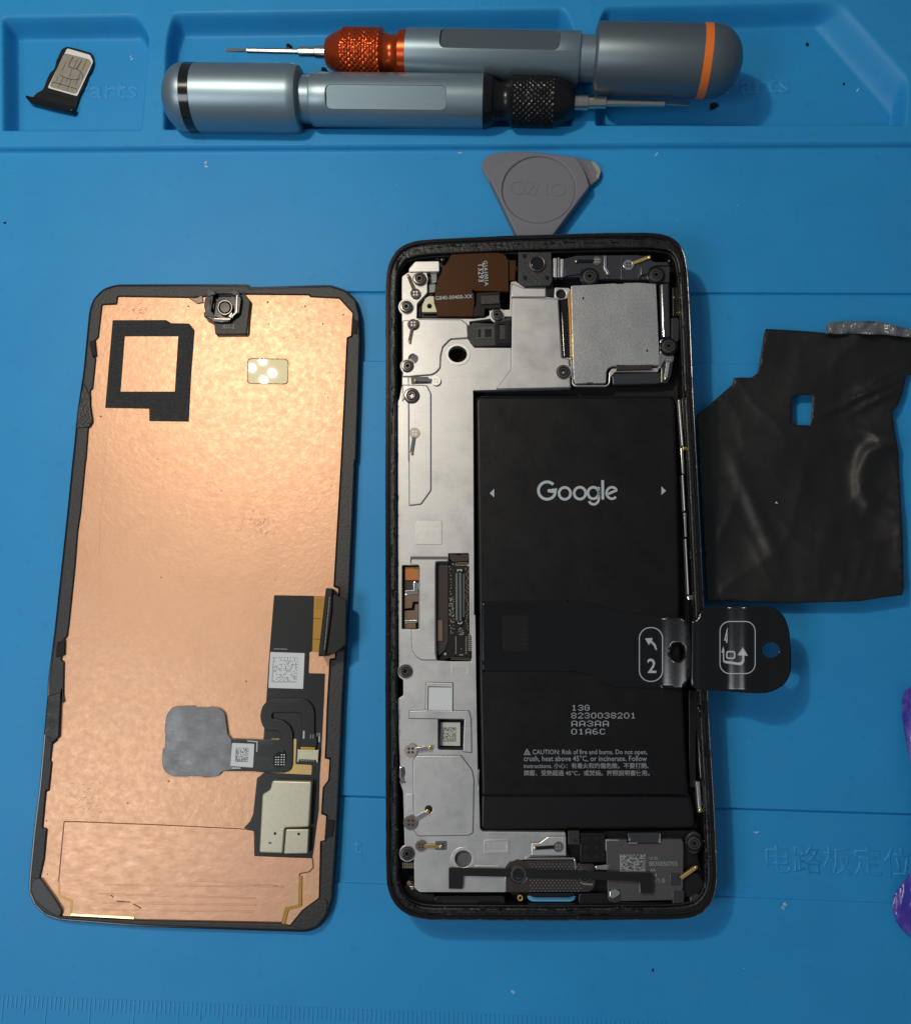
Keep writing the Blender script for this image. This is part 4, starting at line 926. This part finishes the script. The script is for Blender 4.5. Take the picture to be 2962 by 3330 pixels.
# antenna carrier around the shield
P('antenna_carrier', q('Y', 190,222,340,184,680,178,1215,184,1240,252,1300,268,1420,258,1442,290,1442,500,1400,500,1300,512,1290,480,1180,470,700,462,580,470,420,440,190,440), 4.5, 6.2, tran, .25, .2)
P('carrier_step', q('Y', 195,320,390,322,415,345,395,400,200,430), 6.1, 6.7, tran, .3, .2)
P('carrier_step', q('Y', 865,180,1085,180,1085,470,865,470), 6.1, 6.35, tran, .1, .08)
P('carrier_rib', stroke(q('Y', 680,185,682,330,715,385,712,415), 9), 6.1, 6.7, chrome, .05, .1)
P('carrier_rib', stroke(q('Y', 1095,300,1085,450), 8), 6.1, 6.6, tran, .05, .1)
P('carrier_arch', q('Y', 1095,310,1180,270,1300,258,1432,262,1436,300,1300,300,1215,330,1190,400,1095,420), 6.1, 6.8, tran, .3, .25)
P('spring_stack', q('Y', 68,215,110,212,112,445,72,440), 5.0, 6.8, steel, .1, .15)
P('spring_stack', q('Y', 118,205,142,205,145,445,122,445), 5.0, 6.8, chrome, .1, .1)
P('spring_stack', q('Y', 152,222,192,222,186,440,152,440), 5.0, 6.6, steel, .1, .15)
contact('Y', 585,245, 52, 338,248, True, h=6.4, disc=mk('smoky_pad', (.20,.19,.16), .3, .6), wd=30)
contact('Y', 955,295, 62, 1205,200, False, h=6.5, disc=chrome, armm=pale_gold, wd=36)
P('carrier_side', q('Y', 1322,520,1440,505,1455,1140,1445,1152,1345,1155), 4.5, 6.6, tran, .3, .5, res=3)
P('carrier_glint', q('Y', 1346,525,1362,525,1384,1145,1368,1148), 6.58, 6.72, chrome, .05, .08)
P('side_step', q('Y', 1462,920,1530,915,1555,945,1555,1180,1520,1215,1470,1180,1460,1150), 4.0, 5.8, bezelm, .2, .15)
P('carrier_base', q('Y', 760,1580,1340,1570,1340,1690,1290,1700,770,1712), 4.0, 5.8, tran, .15, .25)
P('carrier_tail', q('Y', 1340,1350,1500,1350,1460,1600,1420,1690,1340,1690), 4.0, 5.7, tran, .2, .2)
contact('Y', 1432,1400, 60, 1395,1635, True, h=6.0, disc=mk('smoky_pad2', (.22,.22,.20), .3, .6), armm=steel, wd=40)
P('pin_well', q('Y', 1475,560,1540,560,1560,620,1550,900,1480,910), 3.5, 4.6, black, .3, .1)
boxes('gold_pins', ph, fh, [circ('Y', 1488,680, 14,None,8), circ('Y', 1530,860, 10,None,8), circ('Y', 1435,248, 11,None,8)], 5.4, 5.8, gold)
# side button flex along the right wall
for pl, m_ in (((1593,32,1606,32,1624,280,1612,282), steel), ((1606,290,1622,290,1628,430,1614,432), chrome), ((1614,436,1624,436,1634,630,1624,632), steel), ((1622,640,1638,640,1642,770,1628,772), chrome), ((1630,780,1640,780,1654,1080,1644,1082), steel)):
    P('button_spring', q('D', *pl), 4.5, 6.4, m_, .1, .2)
P('spring_foot', q('D', 1640,1086,1690,1082,1690,1108,1648,1112), 4.5, 6.3, chrome, .2, .2)
P('spring_clip', q('D', 1618,284,1648,284,1648,300,1620,302), 5.0, 6.6, gold, .1, .15)
P('wall_ridge', q('D', 1612,24,1640,24,1664,500,1688,1060,1668,1065,1645,560), 3.0, 6.0, black_g, .1, .3)
P('button_spring', q('F', 1690,70,1712,70,1722,235,1704,238), 4.5, 6.2, steel, .1, .2)
P('spring_tip', circ('F', 1716,222, 11,15), 6.1, 6.6, gold, 0, .2)
P('wall_clip', q('E', 1700,640,1722,640,1730,790,1732,900,1712,880,1706,800), 4.0, 6.0, black_g, .2, .2)
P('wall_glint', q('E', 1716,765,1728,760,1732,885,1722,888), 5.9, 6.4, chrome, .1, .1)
P('well_strip', q('E', 1650,400,1730,420,1745,600,1690,620,1690,926,1655,926), 2.5, 4.5, black, .2, .1)
# screws: one unit mesh, copied and scaled
def screw_mesh():
    S_, prof = 36, ((1,-.6),(1,.25),(.86,.40),(.66,.42),(.58,.30),(.55,.30),(.50,.38))
    vs, fs, mi = [], [], []
    rows = [[(r*math.cos(2*math.pi*j/S_), r*math.sin(2*math.pi*j/S_), z) for j in range(S_)] for r, z in prof]
    star = lambda k, z: [(k*(.32+.07*math.cos(6*2*math.pi*j/S_))*math.cos(2*math.pi*j/S_), k*(.32+.07*math.cos(6*2*math.pi*j/S_))*math.sin(2*math.pi*j/S_), z) for j in range(S_)]
    rows += [star(1, .38), star(.9, .02), star(.3, -.05)]
    for rw in rows: vs += rw
    for i in range(len(rows)-1):
        for j in range(S_):
            k = (j+1) % S_; fs.append((i*S_+j, i*S_+k, (i+1)*S_+k, (i+1)*S_+j)); mi.append(1 if i >= 7 or i == 3 or i == 4 else 0)
    fs.append(tuple(range((len(rows)-1)*S_, len(rows)*S_))); mi.append(1)
    m_ = bpy.data.meshes.new('screw'); m_.from_pydata(vs, [], fs); m_.update()
    m_.materials.append(screwm); m_.materials.append(pitch)
    m_.polygons.foreach_set('material_index', mi); m_.polygons.foreach_set('use_smooth', [True]*len(fs)); m_.set_sharp_from_angle(angle=math.radians(40))
    return m_
sm_ = screw_mesh()
for r, x, y, rad, h in (('C',205,276,36,6.9),('C',134,426,34,6.9),('C',142,745,33,6.9),('C',163,904,42,6.9),('C',622,470,32,6.9),('C',976,776,38,7.0),('C',1118,266,40,6.9),('C',1475,258,38,7.0),('C',1542,640,38,6.9),
    ('E',130,302,36,6.8),('F',140,455,36,6.8),('F',1680,400,36,6.8),('F',735,565,48,6.6),('F',1092,570,44,6.5)):
    s = bpy.data.objects.new('screw', sm_); COL.objects.link(s); s.parent = ph
    v = fh.u(q1(r, x, y), h); k = fh.mm(q1(r, x, y), h, rad*SCL[r]); s.location = (v.x, v.y, h*.1-.02); s.scale = (k, k, k); s.rotation_euler.z = x
    slab('screw_boss', ph, fh, circ(r, x, y, rad*1.28), h-1.4, h-.35, alu if x < 1000 and not (r == 'F' and x > 700) else blk_met, 0, .1)
P('screw_seat', circ('F', 1680,398, 46,60), 5.0, 6.3, tran, 0, .3)
# bottom of the phone
P('bottom_board', q('F', 1000,335,1690,330,1700,480,1740,620,1660,740,1060,745,1060,700,700,680,700,500,1000,480), 2.6, 4.2, black, .3, .1)
P('speaker_mesh', q('F', 1068,345,1200,345,1205,500,1068,505), 4.0, 5.8, black, .2, .1)
boxes('mesh_cells', ph, fh, [rect_at('F', 1100+i*54, 375+j*48, 30, 30) for i in range(2) for j in range(3)], 5.8, 6.0, black_m)
P('flex_can', q('F', 1003,334,1064,334,1064,408,1003,408), 5.0, 6.3, usb_m, .1, .1)
P('flex_hole', circ('F', 1042,386, 9), 6.3, 6.34, pitch, 0, .01)
ub = P('usb_bracket', q('F', 668,540,690,500,730,486,770,498,790,494,1036,492,1040,510,1075,520,1130,520,1140,545,1150,610,1140,645,1115,662,668,664), 4.5, 6.7, usb_m, .3, .1)
boxes('bracket_dimples', ub, fh, [rect_at('F', 800+i*20+(j % 2)*10, 512+j*14.5, 4, 4) for i in range(14) for j in range(11) if not (3 <= j <= 5)], 6.68, 6.75, steel)
P('bracket_edge', stroke(q('F', 772,484,1036,482,1038,494), 6), 6.0, 6.8, chrome, .05, .08)
P('bracket_edge', stroke(q('F', 1040,496,1042,542), 5), 6.0, 6.85, chrome, 0, .06)
P('bracket_edge', stroke(arc('F', 735,565, 50, 70, -10, 10), 6), 6.7, 6.9, chrome, 0, .06)
P('bracket_edge', stroke(q('F', 1070,608,1090,620,1136,622), 6), 6.7, 6.85, chrome, 0, .06)
P('bracket_edge', stroke(q('F', 668,545,667,662), 4), 6.5, 6.85, chrome, 0, .06)
P('usb_clip', q('F', 1060,512,1142,515,1150,548,1062,548), 5.0, 6.6, usb_m, .2, .12)
P('usb_clip', q('F', 1150,522,1206,515,1228,512,1232,548,1150,548), 5.0, 6.2, chrome, .1, .15)
sp = P('speaker_module', q('F', 1205,382,1320,380,1322,402,1500,402,1502,380,1612,378,1622,400,1620,640,1600,705,1290,712,1218,700,1212,540), 4.0, 6.2, mk('speaker_steel', (.115,.105,.105), .42, .5, bump=((30,.08,.003),)), .15, .1)
P('module_lip', stroke(q('F', 1207,440,1207,384,1275,384), 4), 6.15, 6.32, steel, 0, .04)
P('clear_clip', q('F', 1322,346,1492,344,1498,400,1330,402), 5.5, 6.6, tran, .15, .2)
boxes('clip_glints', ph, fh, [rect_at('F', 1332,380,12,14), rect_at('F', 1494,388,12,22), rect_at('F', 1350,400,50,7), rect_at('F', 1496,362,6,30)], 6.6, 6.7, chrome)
datamatrix('dot_code', sp, fh, 'F', 1280,460,1418,552, 15, 6.2, ink_d, .55, 0, .95)
text('module_print', sp, fh, 'GC82', q1('F', 1438,488), q1('F', 1486,488), 6.2, ink_d, 1.0, .03)
text('module_print', sp, fh, '8830050703', q1('F', 1438,522), q1('F', 1588,522), 6.2, ink_d, 1.1, .03)
text('module_print', sp, fh, '4A', q1('F', 1442,554), q1('F', 1474,554), 6.2, ink_d, 1.0, .03)
text('module_print', sp, fh, '4', q1('F', 1464,584), q1('F', 1480,584), 6.2, ink_d, 1.0, .03)
text('module_print', sp, fh, '1/1.0', q1('F', 1462,612), q1('F', 1522,612), 6.2, ink_d, 1.0, .03)
strip('white_mark', sp, fh, q('F', 1282,600,1386,602,1388,664), 4, 6.2, 6.24, ink_d, .004)
P('silver_chip', q('F', 1226,660,1262,648,1284,664,1276,680,1244,700,1226,690), 6.2, 6.7, chrome, .1, .12)
P('clear_pad', q('F', 1220,655,1282,650,1284,715,1250,722,1220,712), 6.1, 6.35, tran, .2, .1)
P('carrier_block', q('F', 1548,565,1605,562,1604,625,1550,628), 5.0, 6.5, tran, .15, .15)
P('carrier_block', q('F', 1562,655,1628,655,1625,738,1565,735), 5.0, 6.3, tran, .15, .15)
P('carrier_block', q('F', 1660,690,1700,672,1725,700,1700,745,1655,735), 5.0, 6.4, tran, .15, .15)
P('spring_arm', stroke(q('F', 1608,590,1690,532), 12), 5.6, 6.4, pale_gold, .05, .1)
P('spring_tip', circ('F', 1690,530, 10), 6.2, 6.9, gold, 0, .2)
P('residue', q('F', 1560,738,1640,738,1630,750,1566,750), 6.2, 6.5, mk('reddish_residue', (.30,.16,.13), .6, bump=((60,.6,.01),)), .05, .05)
P('corner_sponge', q('F', 1600,560,1700,560,1740,620,1690,690,1640,690,1610,640), 3.5, 5.4, black_m, .4, .2)
# port opening: pale gasket behind the lip
P('port_gasket', q('F', 780,682,1046,682,1040,704,1020,716,812,716,790,706), 4.0, 5.0, gasket, .6, .2)
P('port_lip', q('F', 790,664,1044,664,1036,684,1010,694,822,694,796,684), 4.5, 6.0, black_g, .5, .3)
P('mic_ring', circ('F', 746,696, 15,17), 4.5, 6.0, pale_gold, 0, .1, holes=[circ('F', 746,696, 8,9)], rh=0)
P('speaker_slot', q('F', 290,686,660,682,668,742,620,748,300,742,282,715), 3.0, 5.6, black_g, .6, .2)
P('speaker_slot_inner', q('F', 330,700,520,700,520,726,330,726), 5.5, 5.7, pitch, .5, .02)
P('bottom_bezel', q('F', 200,668,280,672,292,690,282,735,200,735,140,700,120,640,170,600), 3.0, 5.0, black, .4, .2)
P('bottom_block', q('F', 1062,670,1218,670,1220,715,1560,720,1560,742,1080,745,1058,720), 3.5, 5.9, black, .4, .2)
boxes('mesh_grid', ph, fh, [rect_at('F', 116+i*10, 508+j*8, 5, 4) for i in range(7) for j in range(4)], 5.0, 5.6, cream_can)
P('copper_peg', circ('F', 150,618, 14), 4.6, 5.4, tan, 0, .2)
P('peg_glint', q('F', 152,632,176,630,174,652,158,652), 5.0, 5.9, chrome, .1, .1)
# L shaped black tape across the bottom
P('tape_strip', q('F', 362,532,452,534,690,538,1060,549,1450,562,1462,572,1458,671,1392,669,1388,608,1080,592,700,582,440,576,437,646,362,645), 6.98, 7.16, black_m, .12, .03)
# ================================================================== black film on the mat
fk = Fr(W3(q1('J', 800,800), 0))
bf = thing('black_film', 'torn creased black graphite film with a square hole lying beside the phone', 'black film', fk)
def zfilm(u, v):
    e = 1.2+1.6*noise.noise(Vector((u/300, v/340, 3.1)))+.35*noise.noise(Vector((u/100, v/130, 8.7)))+.16*(1-abs(noise.noise(Vector((u/70+v/200, v/150-u/300, 4.2)))))*2.2*min(1, max(.25, (u-2450)/350))
    dx_, dy_ = u-2813, v-1281                         # creases running down to the left from the torn corner
    s = (dx_*.43+dy_*.9)+6*noise.noise(Vector((u/40,v/40,2))); t = (dx_*.9-dy_*.43)
    e += 1.5*math.exp(-(s/13)**2)*max(0, 1-abs(t)/190)+1.1*math.exp(-((s-34)/11)**2)*max(0, 1-abs(t-40)/150)+.9*math.exp(-((s+26)/10)**2)*max(0, 1-abs(t-60)/130)
    e += .5*math.exp(-((s-150-.25*t)/16)**2)*max(0, 1-abs(t-60)/140)+.5*math.exp(-((v-1400-.3*(u-2800))/12)**2)*max(0, 1-abs(u-2850)/110)+.45*math.exp(-((v-1470+.2*(u-2800))/14)**2)*max(0, 1-abs(u-2870)/90)
    e += sum(a*(1-abs(noise.noise(Vector((u*k1+v*k2, v*k1*.5-u*k2*.5, z)))))**6 for a, k1, k2, z in ((.45,.0035,.0025,1.7),(.16,.008,-.006,9.2)))
    e += .8*math.exp(-(((u-2430)-(v-1600)*.42)/26)**2)*math.exp(-((v-1660)/150)**2)
    e += 1.2*math.exp(-(math.hypot(u-2910, v-1560)-120)**2/900)*min(1, max(0, (u-2740)/80))*min(1, max(0, (1700-v)/60))
    e += 2.4*max(0, (v-1750)/210)+1.8*max(0, (u-2650)/310)*max(0, 1-abs(v-1700)/400)
    if u < 2330: e += 1.8*(2330-u)/60
    return max(.15, e+.6)
outl = q('J', 250,525,300,490,425,378,432,346,520,345,548,322,562,250,578,140,588,105,720,112,880,124,1060,122,1180,118,1325,132,1325,330,1280,332,1262,420,1240,480,1210,512,1225,620,1240,700,1252,940,1262,1100,1268,1380,1260,1416,1180,1425,1050,1446,700,1456,420,1448,300,1450)
sheet = film('graphite_sheet', bf, fk, outl, zfilm, 10, cloth, holes=[q('J', 718,444,735,430,820,430,808,580,740,578,720,566)], thick=.1)
film('clear_liner', bf, fk, q('J', 880,130,890,85,905,72,1050,66,1150,70,1250,95,1325,110,1325,150,1180,135,1060,130), lambda u, v: zfilm(u, v)+1.4+1.6*noise.noise(Vector((u/34, v/25, 1))), 9, clear, thick=.08)
slab('white_chip', bf, fk, q('J', 635,965,641,955,650,966,642,962), 3.0, 3.3, dustm, 0, .03)
# ================================================================== purple film at the right edge
fu = Fr(W3((3000,2650), 0))
pp_ = thing('purple_wrapper', 'crumpled glossy purple plastic wrapper curling in at the right edge', 'plastic wrapper', fu)
po = smooth([Vector(p) for p in [(2938,2252),(2950,2240),(2990,2222),(3080,2260),(3150,2450),(3150,2950),(3060,3060),(3000,3055),(2962,3042),(2922,3012),(2902,2960),(2903,2920),(2922,2885),(2944,2858),(2975,2815),(3000,2770),(3008,2680),(2996,2590),(2968,2510),(2950,2440),(2936,2360),(2930,2290)]], 4)
def zpur(u, v):
    e = min(1, max(0, (u-2900)/60))
    return max(.2, .6+5.5*e*(1-math.exp(-max(0, u-2905)/45))*.8+1.3*noise.noise(Vector((u/22, v/70, .3)))*e)
film('wrapper_sheet', pp_, fu, [tuple(p) for p in po], zpur, 7, purple, thick=.1)
# ================================================================== loose bits
def bit(p, rx, ry, ht, name, label, cat, m_, fz, group=None):
    fr = Fr(W3(p, fz)); k = [(p[0]+rx*(1+.25*math.sin(3*a+p[0]))*math.cos(a), p[1]+ry*(1+.2*math.cos(2*a+p[1]))*math.sin(a)) for a in [i*math.pi/7 for i in range(14)]]
    o = slab(name, None, fr, k, 0, ht, m_, 0, ht*.35, res=2); o.matrix_world = fr.mat
    tag(o, label, cat, group); return o
bit(q1('B',1040,413), 13, 10, 1.0, 'loose_screw', 'tiny black screw loose in the tray under the orange-ringed cap', 'screw', blk_met, ZF)
bit(q1('A',1137,180), 9, 8, .8, 'loose_screw', 'tiny black screw above the bit of the orange screwdriver', 'screw', blk_met, ZF)
bit(q1('A',1276,273), 8, 11, 1.2, 'loose_screw', 'tiny black screw squeezed between the two screwdrivers', 'screw', blk_met, ZF)
bit(q1('B',1409,174), 5, 6, .3, 'crumb', 'black crumb near the slanted wall of the right tray', 'crumb', black_m, ZF)
bit(q1('B',1553,329), 3.5, 4, .3, 'crumb', 'smaller black crumb below right in the right tray', 'crumb', black_m, ZF)
bit(q1('L',788,1172), 3, 6, .2, 'crumb', 'thin black crumb on the bare mat below the phone', 'crumb', black_m, 0)
bit((16,724), 5, 3, .2, 'crumb', 'black crumb at the left edge beside the display', 'crumb', black_m, 0)
cs = []
for _ in range(9):
    x, y = rnd.uniform(20,2940), rnd.choice((rnd.uniform(510,740), rnd.uniform(3030,3300), rnd.uniform(510,900)))
    s = rnd.uniform(1.0,1.9); an = rnd.uniform(0,3.1); cs.append(stroke([(x,y),(x+s*math.cos(an)*2,y+s*math.sin(an)*2)], s*.6))
for p in (q1('A',1808,607), q1('O',410,325), q1('O',412,335), q1('L',1310,912), q1('L',1300,925), q1('L',1195,625), q1('B',36,605), q1('B',812,612), q1('B',1600,355), q1('L',225,1262), q1('A',510,233)):
    for _ in range(3): x, y = p[0]+rnd.uniform(-5,5), p[1]+rnd.uniform(-5,5); cs.append(stroke([(x,y),(x+rnd.uniform(3,9),y-rnd.uniform(2,9))], 1.6))
vs, fcs = [], []
for c in cs:
    k = len(vs); hz = float(mat_height(np.array(WORLD.u(c[0],0).x), np.array(WORLD.u(c[0],0).y)))+.006
    for p in c: v = WORLD.u(p, hz*10); vs.append((v.x, v.y, hz))
    k2 = len(vs)
    for p in c: v = WORLD.u(p, hz*10); vs.append((v.x, v.y, hz-.004))
    m_ = k2-k; fcs += [tuple(range(k, k2)), tuple(range(k2+m_-1, k2-1, -1))]+[(k+i, k2+i, k2+(i+1) % m_, k+(i+1) % m_) for i in range(m_)]
o = mesh('lint', None, vs, fcs, dustm); o['kind'] = 'stuff'
